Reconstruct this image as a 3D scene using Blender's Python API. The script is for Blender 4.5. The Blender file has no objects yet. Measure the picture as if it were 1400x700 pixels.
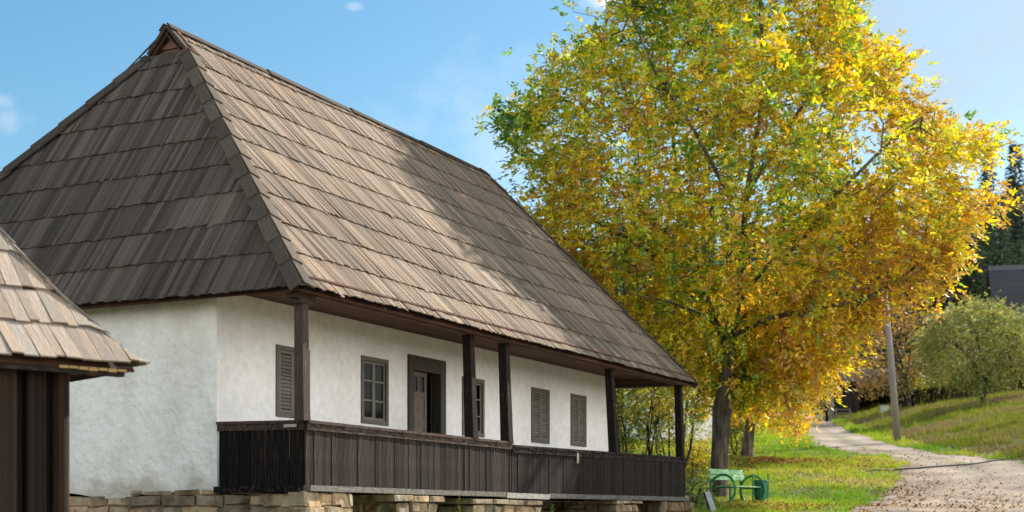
import bpy, bmesh, math, random
import numpy as np
from mathutils import Vector, Matrix
R=math.radians
random.seed(7); RNG=np.random.default_rng(7)
scene=bpy.context.scene
COL=scene.collection
# ------------------------------------------------------------------ camera
F=1944.4; CX=700.0; HY=709.0          # focal length and horizon of the photograph, in its pixels
cam=bpy.data.cameras.new('camera'); camo=bpy.data.objects.new('camera',cam); COL.objects.link(camo)
camo.location=(0,0,0); camo.rotation_euler=(R(90),0,0)
cam.sensor_width=36; cam.lens=50; cam.shift_y=(HY-350)/1400
cam.clip_start=0.1; cam.clip_end=5000
cam.dof.use_dof=True; cam.dof.focus_distance=23.5; cam.dof.aperture_fstop=1.5
scene.camera=camo
scene.render.resolution_x=1024; scene.render.resolution_y=512
# ------------------------------------------------------------------ sky, sun, exposure
SUN_AZ=43.0; SUN_EL=36.0              # azimuth clockwise from +Y (towards +X)
w=bpy.data.worlds.new('World'); scene.world=w; w.use_nodes=True
nt=w.node_tree; N=nt.nodes; L=nt.links; N.clear()
out=N.new('ShaderNodeOutputWorld'); bg=N.new('ShaderNodeBackground'); L.new(bg.outputs[0],out.inputs[0])
sky=N.new('ShaderNodeTexSky'); sky.sky_type='NISHITA'; sky.sun_disc=False
sky.sun_elevation=R(SUN_EL); sky.sun_rotation=R(SUN_AZ); sky.air_density=1.1; sky.dust_density=0.6; sky.ozone_density=1.6
bg.inputs[1].default_value=0.094
tc=N.new('ShaderNodeTexCoord')
def wmath(op,a,b=None,c=None):
    n=N.new('ShaderNodeMath'); n.operation=op
    for i,v in enumerate((a,b,c)):
        if v is None: continue
        if isinstance(v,(int,float)): n.inputs[i].default_value=v
        else: L.new(v,n.inputs[i])
    return n.outputs[0]
noi=N.new('ShaderNodeTexNoise'); noi.inputs['Scale'].default_value=22; noi.inputs['Detail'].default_value=9; noi.inputs['Roughness'].default_value=.6
L.new(tc.outputs['Generated'],noi.inputs['Vector'])
def blob(px,py,rx,ry,amp):             # soft mask round one direction of the sky, broken by noise into a cloud
    d=Vector(((px-CX)/F,1,(HY-py)/F)).normalized()
    right=Vector((d.y,-d.x,0)).normalized(); up=right.cross(d)
    def dot(v):
        n=N.new('ShaderNodeVectorMath'); n.operation='DOT_PRODUCT'; L.new(tc.outputs['Generated'],n.inputs[0]); n.inputs[1].default_value=v
        return n.outputs['Value']
    a=wmath('DIVIDE',dot(right),rx/F); b=wmath('DIVIDE',dot(up),ry/F)
    q=wmath('ADD',wmath('MULTIPLY',a,a),wmath('MULTIPLY',b,b))
    fr=wmath('GREATER_THAN',dot(d),0.0)
    m=wmath('ADD',wmath('SUBTRACT',1.0,q),wmath('MULTIPLY',wmath('SUBTRACT',noi.outputs[0],.5),3.4))
    n=N.new('ShaderNodeMapRange'); n.interpolation_type='SMOOTHSTEP'; n.inputs[1].default_value=0.0; n.inputs[2].default_value=1.5; n.inputs[3].default_value=0; n.inputs[4].default_value=amp
    L.new(m,n.inputs[0]); return wmath('MULTIPLY',n.outputs[0],fr)
ms=[blob(14,165,34,24,.34),blob(2,140,26,14,.3),blob(815,-4,42,20,.95),blob(485,9,13,6,.22),blob(1290,215,90,60,.85),blob(960,-40,110,60,.8),blob(740,250,330,200,.2),
    ]
acc=ms[0]
for m in ms[1:]: acc=wmath('MAXIMUM',acc,m)
mix=N.new('ShaderNodeMix'); mix.data_type='RGBA'; L.new(acc,mix.inputs[0]); hsv=N.new('ShaderNodeHueSaturation'); hsv.inputs['Saturation'].default_value=1.3; hsv.inputs['Hue'].default_value=.486; L.new(sky.outputs[0],hsv.inputs['Color']); L.new(hsv.outputs[0],mix.inputs[6]); mix.inputs[7].default_value=(8.8,8.9,9.1,1)
# unseen bright sky patches behind the camera, added to fill the shaded walls
def bank(az,el,rw,amp):
    d=Vector((math.sin(R(az))*math.cos(R(el)),math.cos(R(az))*math.cos(R(el)),math.sin(R(el))))
    n=N.new('ShaderNodeVectorMath'); n.operation='DOT_PRODUCT'; L.new(tc.outputs['Generated'],n.inputs[0]); n.inputs[1].default_value=d
    m=wmath('ADD',n.outputs['Value'],wmath('MULTIPLY',wmath('SUBTRACT',noi.outputs[0],.5),.5))
    q=N.new('ShaderNodeMapRange'); q.interpolation_type='SMOOTHSTEP'; q.inputs[1].default_value=math.cos(R(rw)); q.inputs[2].default_value=math.cos(R(rw*.6)); q.inputs[3].default_value=0; q.inputs[4].default_value=amp; L.new(m,q.inputs[0]); return q.outputs[0]
mixg=N.new('ShaderNodeMix'); mixg.data_type='RGBA'; L.new(blob(1330,60,330,230,.62),mixg.inputs[0]); L.new(mix.outputs[2],mixg.inputs[6]); mixg.inputs[7].default_value=(4.3,5.0,5.5,1)
bk=wmath('MAXIMUM',bank(112,10,32,1),bank(215,14,30,.7))
mix2=N.new('ShaderNodeMix'); mix2.data_type='RGBA'; L.new(bk,mix2.inputs[0]); L.new(mixg.outputs[2],mix2.inputs[6]); mix2.inputs[7].default_value=(31,29.6,27.8,1)
L.new(mix2.outputs[2],bg.inputs[0])
sun=bpy.data.lights.new('sun','SUN'); sun.energy=5.0; sun.angle=R(.5); sun.color=(1,.93,.82)
suno=bpy.data.objects.new('sun',sun); COL.objects.link(suno)
sdir=Vector((math.sin(R(SUN_AZ))*math.cos(R(SUN_EL)),math.cos(R(SUN_AZ))*math.cos(R(SUN_EL)),math.sin(R(SUN_EL))))
suno.rotation_euler=sdir.to_track_quat('Z','Y').to_euler()
vs=scene.view_settings; vs.view_transform='Standard'; vs.look='None'; vs.exposure=0.62; vs.gamma=1; vs.use_curve_mapping=False
# ------------------------------------------------------------------ materials
def nodes(mat):
    mat.use_nodes=True; return mat.node_tree.nodes,mat.node_tree.links
def mat_surface(name,c1,c2,scale=5,coord='Object',stretch=(1,1,1),rough=.85,bump=.3,bump_scale=None,attr=False,c3=None,detail=6,spec=.3,dist=.02,fine=None):
    m=bpy.data.materials.new(name); n,l=nodes(m); p=n['Principled BSDF']
    p.inputs['Roughness'].default_value=rough; p.inputs['Specular IOR Level'].default_value=spec
    t=n.new('ShaderNodeTexCoord'); mp=n.new('ShaderNodeMapping'); mp.inputs['Scale'].default_value=stretch
    l.new(t.outputs[coord],mp.inputs[0])
    no=n.new('ShaderNodeTexNoise'); no.inputs['Scale'].default_value=scale; no.inputs['Detail'].default_value=detail; no.inputs['Roughness'].default_value=.62
    l.new(mp.outputs[0],no.inputs['Vector'])
    r=n.new('ShaderNodeValToRGB'); r.color_ramp.elements[0].position=.36; r.color_ramp.elements[1].position=.64
    r.color_ramp.elements[0].color=(*c1,1); r.color_ramp.elements[1].color=(*c2,1)
    if c3: e=r.color_ramp.elements.new(.5); e.color=(*c3,1)
    l.new(no.outputs[0],r.inputs[0]); c=r.outputs[0]
    if fine:
        nf=n.new('ShaderNodeTexNoise'); nf.inputs['Scale'].default_value=fine[0]; nf.inputs['Detail'].default_value=4; l.new(mp.outputs[0],nf.inputs['Vector'])
        mr=n.new('ShaderNodeMapRange'); mr.inputs[1].default_value=.3; mr.inputs[2].default_value=.7; mr.inputs[3].default_value=1-fine[1]; mr.inputs[4].default_value=1+fine[1]; l.new(nf.outputs[0],mr.inputs[0])
        mx=n.new('ShaderNodeMix'); mx.data_type='RGBA'; mx.blend_type='MULTIPLY'; mx.inputs[0].default_value=1; l.new(c,mx.inputs[6]); l.new(mr.outputs[0],mx.inputs[7]); c=mx.outputs[2]
    if attr:
        a=n.new('ShaderNodeAttribute'); a.attribute_name='Col'
        mx=n.new('ShaderNodeMix'); mx.data_type='RGBA'; mx.blend_type='MULTIPLY'; mx.inputs[0].default_value=1
        l.new(c,mx.inputs[6]); l.new(a.outputs['Color'],mx.inputs[7]); c=mx.outputs[2]
    l.new(c,p.inputs['Base Color'])
    if bump:
        b=n.new('ShaderNodeBump'); b.inputs['Strength'].default_value=bump; b.inputs['Distance'].default_value=dist
        n2=n.new('ShaderNodeTexNoise'); n2.inputs['Scale'].default_value=bump_scale or scale*2; n2.inputs['Detail'].default_value=5
        l.new(mp.outputs[0],n2.inputs['Vector']); l.new(n2.outputs[0],b.inputs['Height']); l.new(b.outputs[0],p.inputs['Normal'])
    return m
def mat_leaf(name,trans=.45,gloss=.06):
    m=bpy.data.materials.new(name); n,l=nodes(m); n.clear()
    o=n.new('ShaderNodeOutputMaterial'); a=n.new('ShaderNodeAttribute'); a.attribute_name='Col'
    d=n.new('ShaderNodeBsdfDiffuse'); t=n.new('ShaderNodeBsdfTranslucent'); g=n.new('ShaderNodeBsdfGlossy'); g.inputs['Roughness'].default_value=.45; g.inputs['Color'].default_value=(.8,.8,.8,1)
    l.new(a.outputs['Color'],d.inputs[0])
    hs=n.new('ShaderNodeHueSaturation'); hs.inputs['Saturation'].default_value=1.05; hs.inputs['Value'].default_value=1.4; l.new(a.outputs['Color'],hs.inputs['Color']); l.new(hs.outputs[0],t.inputs[0])
    m1=n.new('ShaderNodeMixShader'); m1.inputs[0].default_value=trans; l.new(d.outputs[0],m1.inputs[1]); l.new(t.outputs[0],m1.inputs[2])
    m2=n.new('ShaderNodeMixShader'); m2.inputs[0].default_value=gloss; l.new(m1.outputs[0],m2.inputs[1]); l.new(g.outputs[0],m2.inputs[2])
    l.new(m2.outputs[0],o.inputs[0]); return m
M={}
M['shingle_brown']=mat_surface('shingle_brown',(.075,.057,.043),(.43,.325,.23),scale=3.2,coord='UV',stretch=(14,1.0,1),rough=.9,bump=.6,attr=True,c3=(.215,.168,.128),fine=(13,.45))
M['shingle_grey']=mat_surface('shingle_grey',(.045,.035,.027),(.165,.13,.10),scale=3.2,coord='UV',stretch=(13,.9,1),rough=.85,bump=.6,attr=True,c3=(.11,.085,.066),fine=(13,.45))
M['shingle_pale']=mat_surface('shingle_pale',(.15,.125,.10),(.50,.44,.37),scale=3.2,coord='UV',stretch=(12,.8,1),rough=.85,bump=.6,attr=True,c3=(.34,.29,.24),fine=(13,.3))
M['dark_plank']=mat_surface('dark_plank',(.003,.0025,.0025),(.105,.078,.066),scale=3.0,coord='UV',stretch=(9,.5,1),spec=.12,rough=.75,bump=.6,attr=True,c3=(.012,.008,.007),fine=(14,.5))
M['old_wood']=mat_surface('old_wood',(.018,.012,.010),(.14,.095,.075),scale=3,coord='UV',stretch=(9,.6,1),spec=.15,rough=.8,bump=.6,attr=True,c3=(.065,.044,.036),fine=(12,.4))
M['grey_wood']=mat_surface('grey_wood',(.15,.13,.11),(.42,.38,.33),scale=3,coord='UV',stretch=(12,1,1),rough=.85,bump=.5,attr=True,c3=(.28,.25,.215))
M['soffit']=mat_surface('soffit',(.07,.035,.026),(.25,.125,.088),scale=3,coord='UV',stretch=(12,1,1),rough=.8,bump=.4,attr=True,c3=(.15,.075,.053))
M['shed_wood']=mat_surface('shed_wood',(.003,.0025,.002),(.07,.042,.024),scale=2.2,coord='UV',stretch=(13,.7,1),rough=.7,bump=.7,attr=True,c3=(.012,.008,.006),fine=(12,.7))
M['shutter']=mat_surface('shutter',(.115,.105,.088),(.25,.23,.19),scale=4,coord='UV',stretch=(8,1,1),rough=.8,bump=.3,attr=True)
M['door_wood']=mat_surface('door_wood',(.08,.065,.05),(.19,.15,.115),scale=3,coord='UV',stretch=(12,1,1),rough=.75,bump=.4,attr=True)
M['door_frame']=mat_surface('door_frame',(.045,.042,.032),(.10,.088,.066),scale=3,coord='UV',stretch=(10,1,1),rough=.75,bump=.3,attr=True)
M['stone']=mat_surface('stone',(.16,.12,.08),(.46,.37,.26),scale=3.5,rough=.95,bump=.9,bump_scale=9,attr=True,c3=(.36,.27,.17),dist=.04)
M['bark']=mat_surface('bark',(.045,.036,.028),(.20,.165,.135),scale=6,stretch=(1,1,.25),rough=.95,bump=.9,bump_scale=14,dist=.04,c3=(.11,.088,.07))
M['bark_dark']=mat_surface('bark_dark',(.02,.016,.013),(.07,.055,.045),scale=6,stretch=(1,1,.3),rough=.95,bump=.5)
M['green_paint']=mat_surface('green_paint',(.03,.18,.05),(.09,.34,.12),scale=7,rough=.45,bump=.15,c3=(.05,.25,.08))
M['teal_paint']=mat_surface('teal_paint',(.010,.09,.05),(.02,.17,.10),scale=5,rough=.45,bump=.1)
M['pale_green_paint']=mat_surface('pale_green_paint',(.14,.38,.13),(.40,.60,.34),scale=9,rough=.5,bump=.2,c3=(.25,.48,.23))
M['pale_metal']=mat_surface('pale_metal',(.50,.50,.50),(.72,.72,.73),scale=6,rough=.45,bump=.1)
M['black']=mat_surface('black',(.01,.01,.01),(.03,.028,.025),scale=6,rough=.7,bump=.1)
M['leaf']=mat_leaf('leaf'); M['grass']=mat_leaf('grass',.35,.04); M['needles']=mat_leaf('needles',.15,.03)
M['dry_leaf']=mat_leaf('dry_leaf',.15,.02)
M['cloth']=mat_surface('cloth',(.45,.47,.5),(.65,.67,.7),scale=8,rough=.9,bump=.1)
M['iron']=mat_surface('iron',(.03,.028,.026),(.09,.08,.07),scale=20,rough=.5,bump=.1)
M['dark_tube_mat']=mat_surface('dark_tube_mat',(.03,.027,.024),(.07,.06,.05),scale=10,rough=.8,bump=.1)
def mat_plaster():
    m=mat_surface('plaster',(.84,.825,.785),(.90,.89,.865),scale=1.3,rough=.92,bump=.55,bump_scale=5.5,c3=(.88,.87,.84),dist=.05,fine=(9,.07))
    return m
M['plaster']=mat_plaster()
def mat_plaster_end():
    # end wall: same lime plaster with dirty splash stains of their own shape near the foot
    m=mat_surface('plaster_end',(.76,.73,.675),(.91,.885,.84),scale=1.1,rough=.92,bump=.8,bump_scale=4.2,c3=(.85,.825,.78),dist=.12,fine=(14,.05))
    n,l=nodes(m); p=n['Principled BSDF']; src=p.inputs['Base Color'].links[0].from_socket
    t=n.new('ShaderNodeTexCoord'); s=n.new('ShaderNodeSeparateXYZ'); l.new(t.outputs['Object'],s.inputs[0])
    no=n.new('ShaderNodeTexNoise'); no.inputs['Scale'].default_value=2.2; no.inputs['Detail'].default_value=7; l.new(t.outputs['Object'],no.inputs['Vector'])
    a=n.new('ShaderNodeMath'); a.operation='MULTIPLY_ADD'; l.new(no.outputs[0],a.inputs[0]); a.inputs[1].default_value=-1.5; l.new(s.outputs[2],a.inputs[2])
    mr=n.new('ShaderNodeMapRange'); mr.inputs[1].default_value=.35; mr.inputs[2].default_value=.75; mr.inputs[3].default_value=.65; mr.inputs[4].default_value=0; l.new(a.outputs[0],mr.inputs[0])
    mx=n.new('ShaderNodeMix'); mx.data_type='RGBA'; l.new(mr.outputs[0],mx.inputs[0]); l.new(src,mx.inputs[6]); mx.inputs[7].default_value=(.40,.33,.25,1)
    l.new(mx.outputs[2],p.inputs['Base Color']); return m
M['plaster_end']=mat_plaster_end()
def mat_glass():
    m=bpy.data.materials.new('window_glass'); n,l=nodes(m); n.clear(); o=n.new('ShaderNodeOutputMaterial')
    g=n.new('ShaderNodeBsdfGlossy'); g.inputs['Roughness'].default_value=.04; t=n.new('ShaderNodeBsdfTransparent'); t.inputs[0].default_value=(.55,.6,.6,1)
    fr=n.new('ShaderNodeFresnel'); fr.inputs[0].default_value=1.22; x=n.new('ShaderNodeMixShader'); l.new(fr.outputs[0],x.inputs[0]); l.new(t.outputs[0],x.inputs[1]); l.new(g.outputs[0],x.inputs[2]); l.new(x.outputs[0],o.inputs[0]); return m
M['glass']=mat_glass()
# ------------------------------------------------------------------ helpers
def tag(o,label=None,cat=None,group=None,kind=None):
    if label: o['label']=label
    if cat: o['category']=cat
    if group: o['group']=group
    if kind: o['kind']=kind
    return o
def empty(name,loc,rz=0,label=None,cat=None,group=None):
    o=bpy.data.objects.new(name,None); COL.objects.link(o); o.location=loc; o.rotation_euler=(0,0,rz); o.empty_display_size=.3
    return tag(o,label,cat,group)
def copy_tree(o,parent=None):
    c=o.copy(); COL.objects.link(c); c.parent=parent
    for ch in [x for x in bpy.data.objects if x.parent==o]: copy_tree(ch,c)
    return c
class MB:
    """collects polygons with per-face colour and uv, builds ONE mesh object"""
    def __init__(s): s.v=[]; s.f=[]; s.uv=[]; s.c=[]; s.smooth=False
    def face(s,idx,uv,col): s.f.append(idx); s.uv.append(uv); s.c.append(col)
    def hexa(s,P,col=(1,1,1),uo=None,ax=None):
        # P: 8 points, bottom loop 0-3, top loop 4-7
        b=len(s.v); s.v+= [tuple(p) for p in P]
        P=[Vector(p) for p in P]
        ou=uo if uo is not None else (random.random()*50,random.random()*50)
        # long axis -> v of uv
        e=[P[1]-P[0],P[3]-P[0],P[4]-P[0]]
        k=ax if ax is not None else max(range(3),key=lambda i:e[i].length)
        la=e[k].normalized() if e[k].length>0 else Vector((0,0,1))
        for q in ((0,3,2,1),(4,5,6,7),(0,1,5,4),(1,2,6,5),(2,3,7,6),(3,0,4,7)):
            ff=[P[i] for i in q]; nn=(ff[1]-ff[0]).cross(ff[2]-ff[0])
            if nn.length<1e-9: nn=(ff[2]-ff[0]).cross(ff[3]-ff[0])
            cr=nn.normalized().cross(la) if nn.length>0 else Vector((1,0,0))
            s.face(tuple(b+i for i in q),[(p.dot(cr)+ou[0],p.dot(la)+ou[1]) for p in ff],col)
    def box(s,x0,x1,y0,y1,z0,z1,col=(1,1,1),jit=0,ax=None):
        j=lambda: random.uniform(-jit,jit)
        P=[(x0+j(),y0+j(),z0+j()),(x1+j(),y0+j(),z0+j()),(x1+j(),y1+j(),z0+j()),(x0+j(),y1+j(),z0+j()),(x0+j(),y0+j(),z1+j()),(x1+j(),y0+j(),z1+j()),(x1+j(),y1+j(),z1+j()),(x0+j(),y1+j(),z1+j())]
        s.hexa(P,col,ax=ax)
    def beam(s,a,b,wd,ht,col=(1,1,1),up=(0,0,1)):
        a=Vector(a); b=Vector(b); d=(b-a).normalized(); up=Vector(up)
        r=d.cross(up).normalized(); u=r.cross(d).normalized(); r*=wd/2; u*=ht/2
        s.hexa([a-r-u,a+r-u,b+r-u,b-r-u,a-r+u,a+r+u,b+r+u,b-r+u],col,ax=1)
    def tube(s,pts,rad,n=8,col=(1,1,1),cap=True,closed=False):
        b=len(s.v); k=len(pts); pts=[Vector(p) for p in pts]
        if not hasattr(rad,'__len__'): rad=[rad]*k
        prev=None
        for i,p in enumerate(pts):
            if closed: d=pts[(i+1)%k]-pts[i-1]
            else: d=pts[min(i+1,k-1)]-pts[max(i-1,0)]
            d.normalize()
            if prev is None: x=d.orthogonal().normalized()
            else:
                x=prev-d*prev.dot(d); x=x.normalized() if x.length>1e-6 else d.orthogonal().normalized()
            prev=x; y=d.cross(x)
            for j in range(n):
                a=2*math.pi*j/n; s.v.append(tuple(p+(x*math.cos(a)+y*math.sin(a))*rad[i]))
        for i in range(k if closed else k-1):
            i2=(i+1)%k
            for j in range(n):
                j2=(j+1)%n
                s.face((b+i*n+j,b+i*n+j2,b+i2*n+j2,b+i2*n+j),[(j/n,i),(j/n+1/n,i),(j/n+1/n,i+1),(j/n,i+1)],col)
        if cap and not closed:
            s.face(tuple(b+j for j in reversed(range(n))),[(0,0)]*n,col)
            s.face(tuple(b+(k-1)*n+j for j in range(n)),[(0,0)]*n,col)
    def build(s,name,mat,parent=None,off=(0,0,0),smooth=False,bevel=0):
        me=bpy.data.meshes.new(name); ox,oy,oz=off
        me.from_pydata([(x-ox,y-oy,z-oz) for x,y,z in s.v],[],s.f)
        u=me.uv_layers.new(name='UVMap').data; ca=me.color_attributes.new('Col','FLOAT_COLOR','CORNER').data
        uv=np.array([c for f in s.uv for c in f],dtype=np.float32).ravel(); u.foreach_set('uv',uv)
        cc=np.array([(*(c[:3]),1.0) for f,c in zip(s.f,s.c) for _ in f],dtype=np.float32).ravel(); ca.foreach_set('color',cc)
        me.materials.append(mat); me.update()
        o=bpy.data.objects.new(name,me); COL.objects.link(o); o.parent=parent
        if smooth: me.polygons.foreach_set('use_smooth',[True]*len(me.polygons))
        if bevel:
            bm=bmesh.new(); bm.from_mesh(me); bmesh.ops.remove_doubles(bm,verts=bm.verts,dist=1e-5); bm.to_mesh(me); bm.free()
            md=o.modifiers.new('bevel','BEVEL'); md.width=bevel; md.segments=1; md.limit_method='ANGLE'
        return o
def tint(lo=.75,hi=1.2,warm=.06):
    k=random.uniform(lo,hi); t=random.uniform(-warm,warm); return (k*(1+t),k,k*(1-t))
def hash2(ix,iy,iz,seed):
    h=(ix*374761393+iy*668265263+iz*2147483647+seed*974634777)&0xffffffff
    h=((h^(h>>13))*1274126177)&0xffffffff
    return ((h^(h>>16))&0xffff)/65535.0
def vnoise(x,y,z=0.0,seed=0):
    x=np.asarray(x,float); y=np.asarray(y,float); z=np.zeros_like(x)+z
    ix=np.floor(x).astype(np.int64); iy=np.floor(y).astype(np.int64); iz=np.floor(z).astype(np.int64)
    fx=x-ix; fy=y-iy; fz=z-iz; fx=fx*fx*(3-2*fx); fy=fy*fy*(3-2*fy); fz=fz*fz*(3-2*fz); r=0
    for a in (0,1):
        for b in (0,1):
            for c in (0,1):
                r=r+hash2(ix+a,iy+b,iz+c,seed)*(fx if a else 1-fx)*(fy if b else 1-fy)*(fz if c else 1-fz)
    return r
def fbm(x,y,z=0.0,seed=0): return .55*vnoise(x,y,z,seed)+.3*vnoise(x*2.1,y*2.1,z*2.1,seed+1)+.15*vnoise(x*4.3,y*4.3,z*4.3,seed+2)
# ------------------------------------------------------------------ terrain
GY=[-400,0,15,25,33,36,39,41,46,50,55,62,70,85,100,130,160,200,300,900]
GZ=[-10,-1.62,-1.1,-.55,-.05,.17,.36,.52,1.15,1.7,2.3,3.1,3.95,5.4,6.9,9.6,15,24,33,60]
def gbase(Y):
    s=0
    for d in (-1.5,-.75,0,.75,1.5): s=s+np.interp(np.asarray(Y,float)+d,GY,GZ)
    return s/5
XEY=[40,50,62,75,88,100,130]; XEX=[24,19,17.6,18.9,20.9,22.5,26]
def ground(X,Y,fine=True):
    X=np.asarray(X,float); Y=np.asarray(Y,float)
    z=gbase(Y)
    d=X-np.interp(Y,XEY,XEX); on=np.clip((Y-42)/12,0,1)
    b=np.clip(d,0,None); b=b*b/(b+1.2)*.27; b=4.2*(1-np.exp(-b/4.2))
    z=z+b*on
    left=np.clip((30-X)/60,0,1)*np.clip((Y-115)/60,0,1); z=z-left*7
    if fine: z=z+(fbm(X*.35,Y*.35,seed=5)-.5)*.22*np.clip((Y-30)/10,0,1)*np.clip(np.abs(d+2)/3,0.15,1)+ (fbm(X*.08,Y*.08,seed=9)-.5)*1.2*np.clip((Y-80)/60,0,1)
    return z
def gz(x,y): return float(ground(np.array([x]),np.array([y]))[0])
def px_ground(px,py):
    rx=(px-CX)/F; rz=(HY-py)/F
    Y=np.arange(30,200,.1); g=ground(rx*Y,Y,False); k=np.where(g>=rz*Y)[0]
    Yh=Y[k[0]] if len(k) else 120.; return rx*Yh,Yh
def at(px,Y,py=None):
    return Vector(((px-CX)/F*Y,Y,(HY-py)/F*Y if py is not None else gz((px-CX)/F*Y,Y)))
rl=[px_ground(*p) for p in [(1165,699),(1205,680),(1226,664),(1236,647),(1231,634),(1207,623),(1157,618),(1114,609),(1103,592),(1092,577),(1086,568)]]
rr=[px_ground(*p) for p in [(1478,655),(1400,633),(1330,625),(1258,617),(1210,604),(1170,592),(1142,580),(1128,570)]]
rl=[(-3.5,-60),(-3.0,10),(0.2,18),(3.5,25),(6.3,31),(rl[0][0]-.7,rl[0][1]-2.2)]+rl+[(rl[-1][0]-1.5,rl[-1][1]+25)]
rr=[(30,-60),(30,22),(27,34),(22,44)]+rr+[(rr[-1][0]-.5,rr[-1][1]+25)]
def smooth_poly(p,n=6):
    p=np.array(p); o=[]
    for i in range(len(p)-1):
        a=p[max(i-1,0)];b=p[i];c=p[i+1];d=p[min(i+2,len(p)-1)]
        for t in np.linspace(0,1,n,endpoint=False):
            o.append(.5*((2*b)+(-a+c)*t+(2*a-5*b+4*c-d)*t*t+(-a+3*b-3*c+d)*t**3))
    o.append(p[-1]); return np.array(o)
RLp=smooth_poly(rl); RRp=smooth_poly(rr); RP=np.vstack([RLp,RRp[::-1]])
def inroad(X,Y,rag=.5):
    X=np.asarray(X,float)+(fbm(np.asarray(X)*1.1,np.asarray(Y)*1.1,seed=21)-.5)*rag*1.8; Y=np.asarray(Y,float)+(fbm(np.asarray(Y)*.9,np.asarray(X)*.9,seed=22)-.5)*rag
    ins=np.zeros(X.shape,bool); j=len(RP)-1
    for i in range(len(RP)):
        xi,yi=RP[i];xj,yj=RP[j]
        if yi!=yj: ins^=((yi>Y)!=(yj>Y))&(X<(xj-xi)*(Y-yi)/(yj-yi)+xi)
        j=i
    return ins
def mat_ground():
    m=mat_surface('grass_soil',(.035,.05,.012),(.14,.15,.04),scale=.9,rough=.95,bump=.6,bump_scale=12,c3=(.075,.10,.025),dist=.05,fine=(14,.35)); return m
def mat_road():
    m=mat_surface('gravel',(.19,.14,.10),(.38,.305,.235),scale=.55,attr=True,rough=.95,bump=.7,bump_scale=14,c3=(.28,.22,.165),dist=.04,fine=(9,.22)); return m
M['ground']=mat_ground(); M['road']=mat_road()
xs=np.concatenate([np.linspace(-700,-40,14),np.arange(-36,-8,1.5),np.arange(-8,3,.6),np.arange(3,34,.28),np.arange(34,62,1.2),np.linspace(66,800,16)])
ys=np.concatenate([np.linspace(-120,16,35),np.arange(19,33,1),np.arange(33,108,.33),np.arange(109,200,3),np.linspace(210,1500,16)])
GX,GYY=np.meshgrid(xs,ys); Zg=ground(GX,GYY); nx=len(xs); ny=len(ys)
V=np.stack([GX.ravel(),GYY.ravel(),Zg.ravel()],1)
cxx=(GX[:-1,:-1]+GX[1:,1:])/2; cyy=(GYY[:-1,:-1]+GYY[1:,1:])/2
isr=inroad(cxx.ravel(),cyy.ravel())
ii,jj=np.meshgrid(np.arange(ny-1),np.arange(nx-1),indexing='ij'); a=(ii*nx+jj).ravel()
quads=np.stack([a,a+1,a+nx+1,a+nx],1)
def mesh_np(name,V,Fc,mat,col=None,parent=None,smooth=True):
    """V Nx3, Fc MxK polygons (all the same K); col: per-vertex colours"""
    me=bpy.data.meshes.new(name); K=Fc.shape[1]; m=len(Fc)
    me.vertices.add(len(V)); me.vertices.foreach_set('co',V.astype(np.float32).ravel())
    me.loops.add(m*K); me.loops.foreach_set('vertex_index',Fc.astype(np.int32).ravel())
    me.polygons.add(m); me.polygons.foreach_set('loop_start',np.arange(0,m*K,K,dtype=np.int32)); me.polygons.foreach_set('loop_total',np.full(m,K,dtype=np.int32))
    if smooth: me.polygons.foreach_set('use_smooth',np.ones(m,bool))
    me.update(calc_edges=True); me.validate()
    if col is not None:
        ca=me.color_attributes.new('Col','FLOAT_COLOR','POINT').data
        ca.foreach_set('color',np.concatenate([col,np.ones((len(col),1))],1).astype(np.float32).ravel())
    me.materials.append(mat); o=bpy.data.objects.new(name,me); COL.objects.link(o); o.parent=parent; return o
def sub(q):
    u,inv=np.unique(q,return_inverse=True); return V[u],inv.reshape(q.shape)
gv,gf=sub(quads[~isr]); tag(mesh_np('ground',gv,gf,M['ground']),kind='structure')
rv,rf=sub(quads[isr]); xl=np.interp(rv[:,1],*[q for q in (lambda o: (RLp[o,1],RLp[o,0]))(np.argsort(RLp[:,1]))]); xr=np.interp(rv[:,1],*[q for q in (lambda o: (RRp[o,1],RRp[o,0]))(np.argsort(RRp[:,1]))])
tt=np.clip((rv[:,0]-xl)/np.maximum(xr-xl,.5),0,1); far=np.clip((rv[:,1]-42)/8,0,1)
rut=np.exp(-((tt-.28)/.11)**2)+np.exp(-((tt-.72)/.11)**2); mid=np.exp(-((tt-.5)/.09)**2); nz=fbm(rv[:,0]*.7,rv[:,1]*.5,seed=44)
k=1+.16*rut*far-.22*mid*nz*far*1.5-.35*np.clip(.1-np.minimum(tt,1-tt),0,1)*5+(nz-.5)*.5
g=np.clip(mid*far*(nz-.35)*2.2,0,1); rc=np.stack([k*(1-.25*g),k*(1-.02*g),k*(1-.45*g)],1)
tag(mesh_np('gravel_road',rv,rf,M['road'],rc),kind='structure')
# ------------------------------------------------------------------ leaves and blades (numpy)
def leaf_quads(P,D,U,ln,wd,col):
    """folded leaves: P base, D direction, U side direction; returns verts, tris, colours"""
    n=len(P); ln=ln[:,None]; wd=wd[:,None]; Nn=np.cross(D,U)
    v=np.stack([P,P+D*ln*.5+U*wd*.5+Nn*wd*.12,P+D*ln-Nn*ln*.12,P+D*ln*.5-U*wd*.5+Nn*wd*.12],1).reshape(-1,3)
    b=np.arange(n)*4; f=np.stack([np.stack([b,b+1,b+2],1),np.stack([b,b+2,b+3],1)],1).reshape(-1,3)
    return v,f,np.repeat(col,4,0)
def unit(v): return v/np.maximum(np.linalg.norm(v,axis=1,keepdims=True),1e-6)
def pick(pal,t,rng,jit=.12):
    """palette lookup: pal list of rgb, t 0..1"""
    pal=np.array(pal); k=np.clip(t,0,.9999)*(len(pal)-1); i=k.astype(int); fr=(k-i)[:,None]
    c=pal[i]*(1-fr)+pal[i+1]*fr; return np.clip(c*(1+rng.normal(0,jit,(len(c),1))),.003,1)
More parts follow.
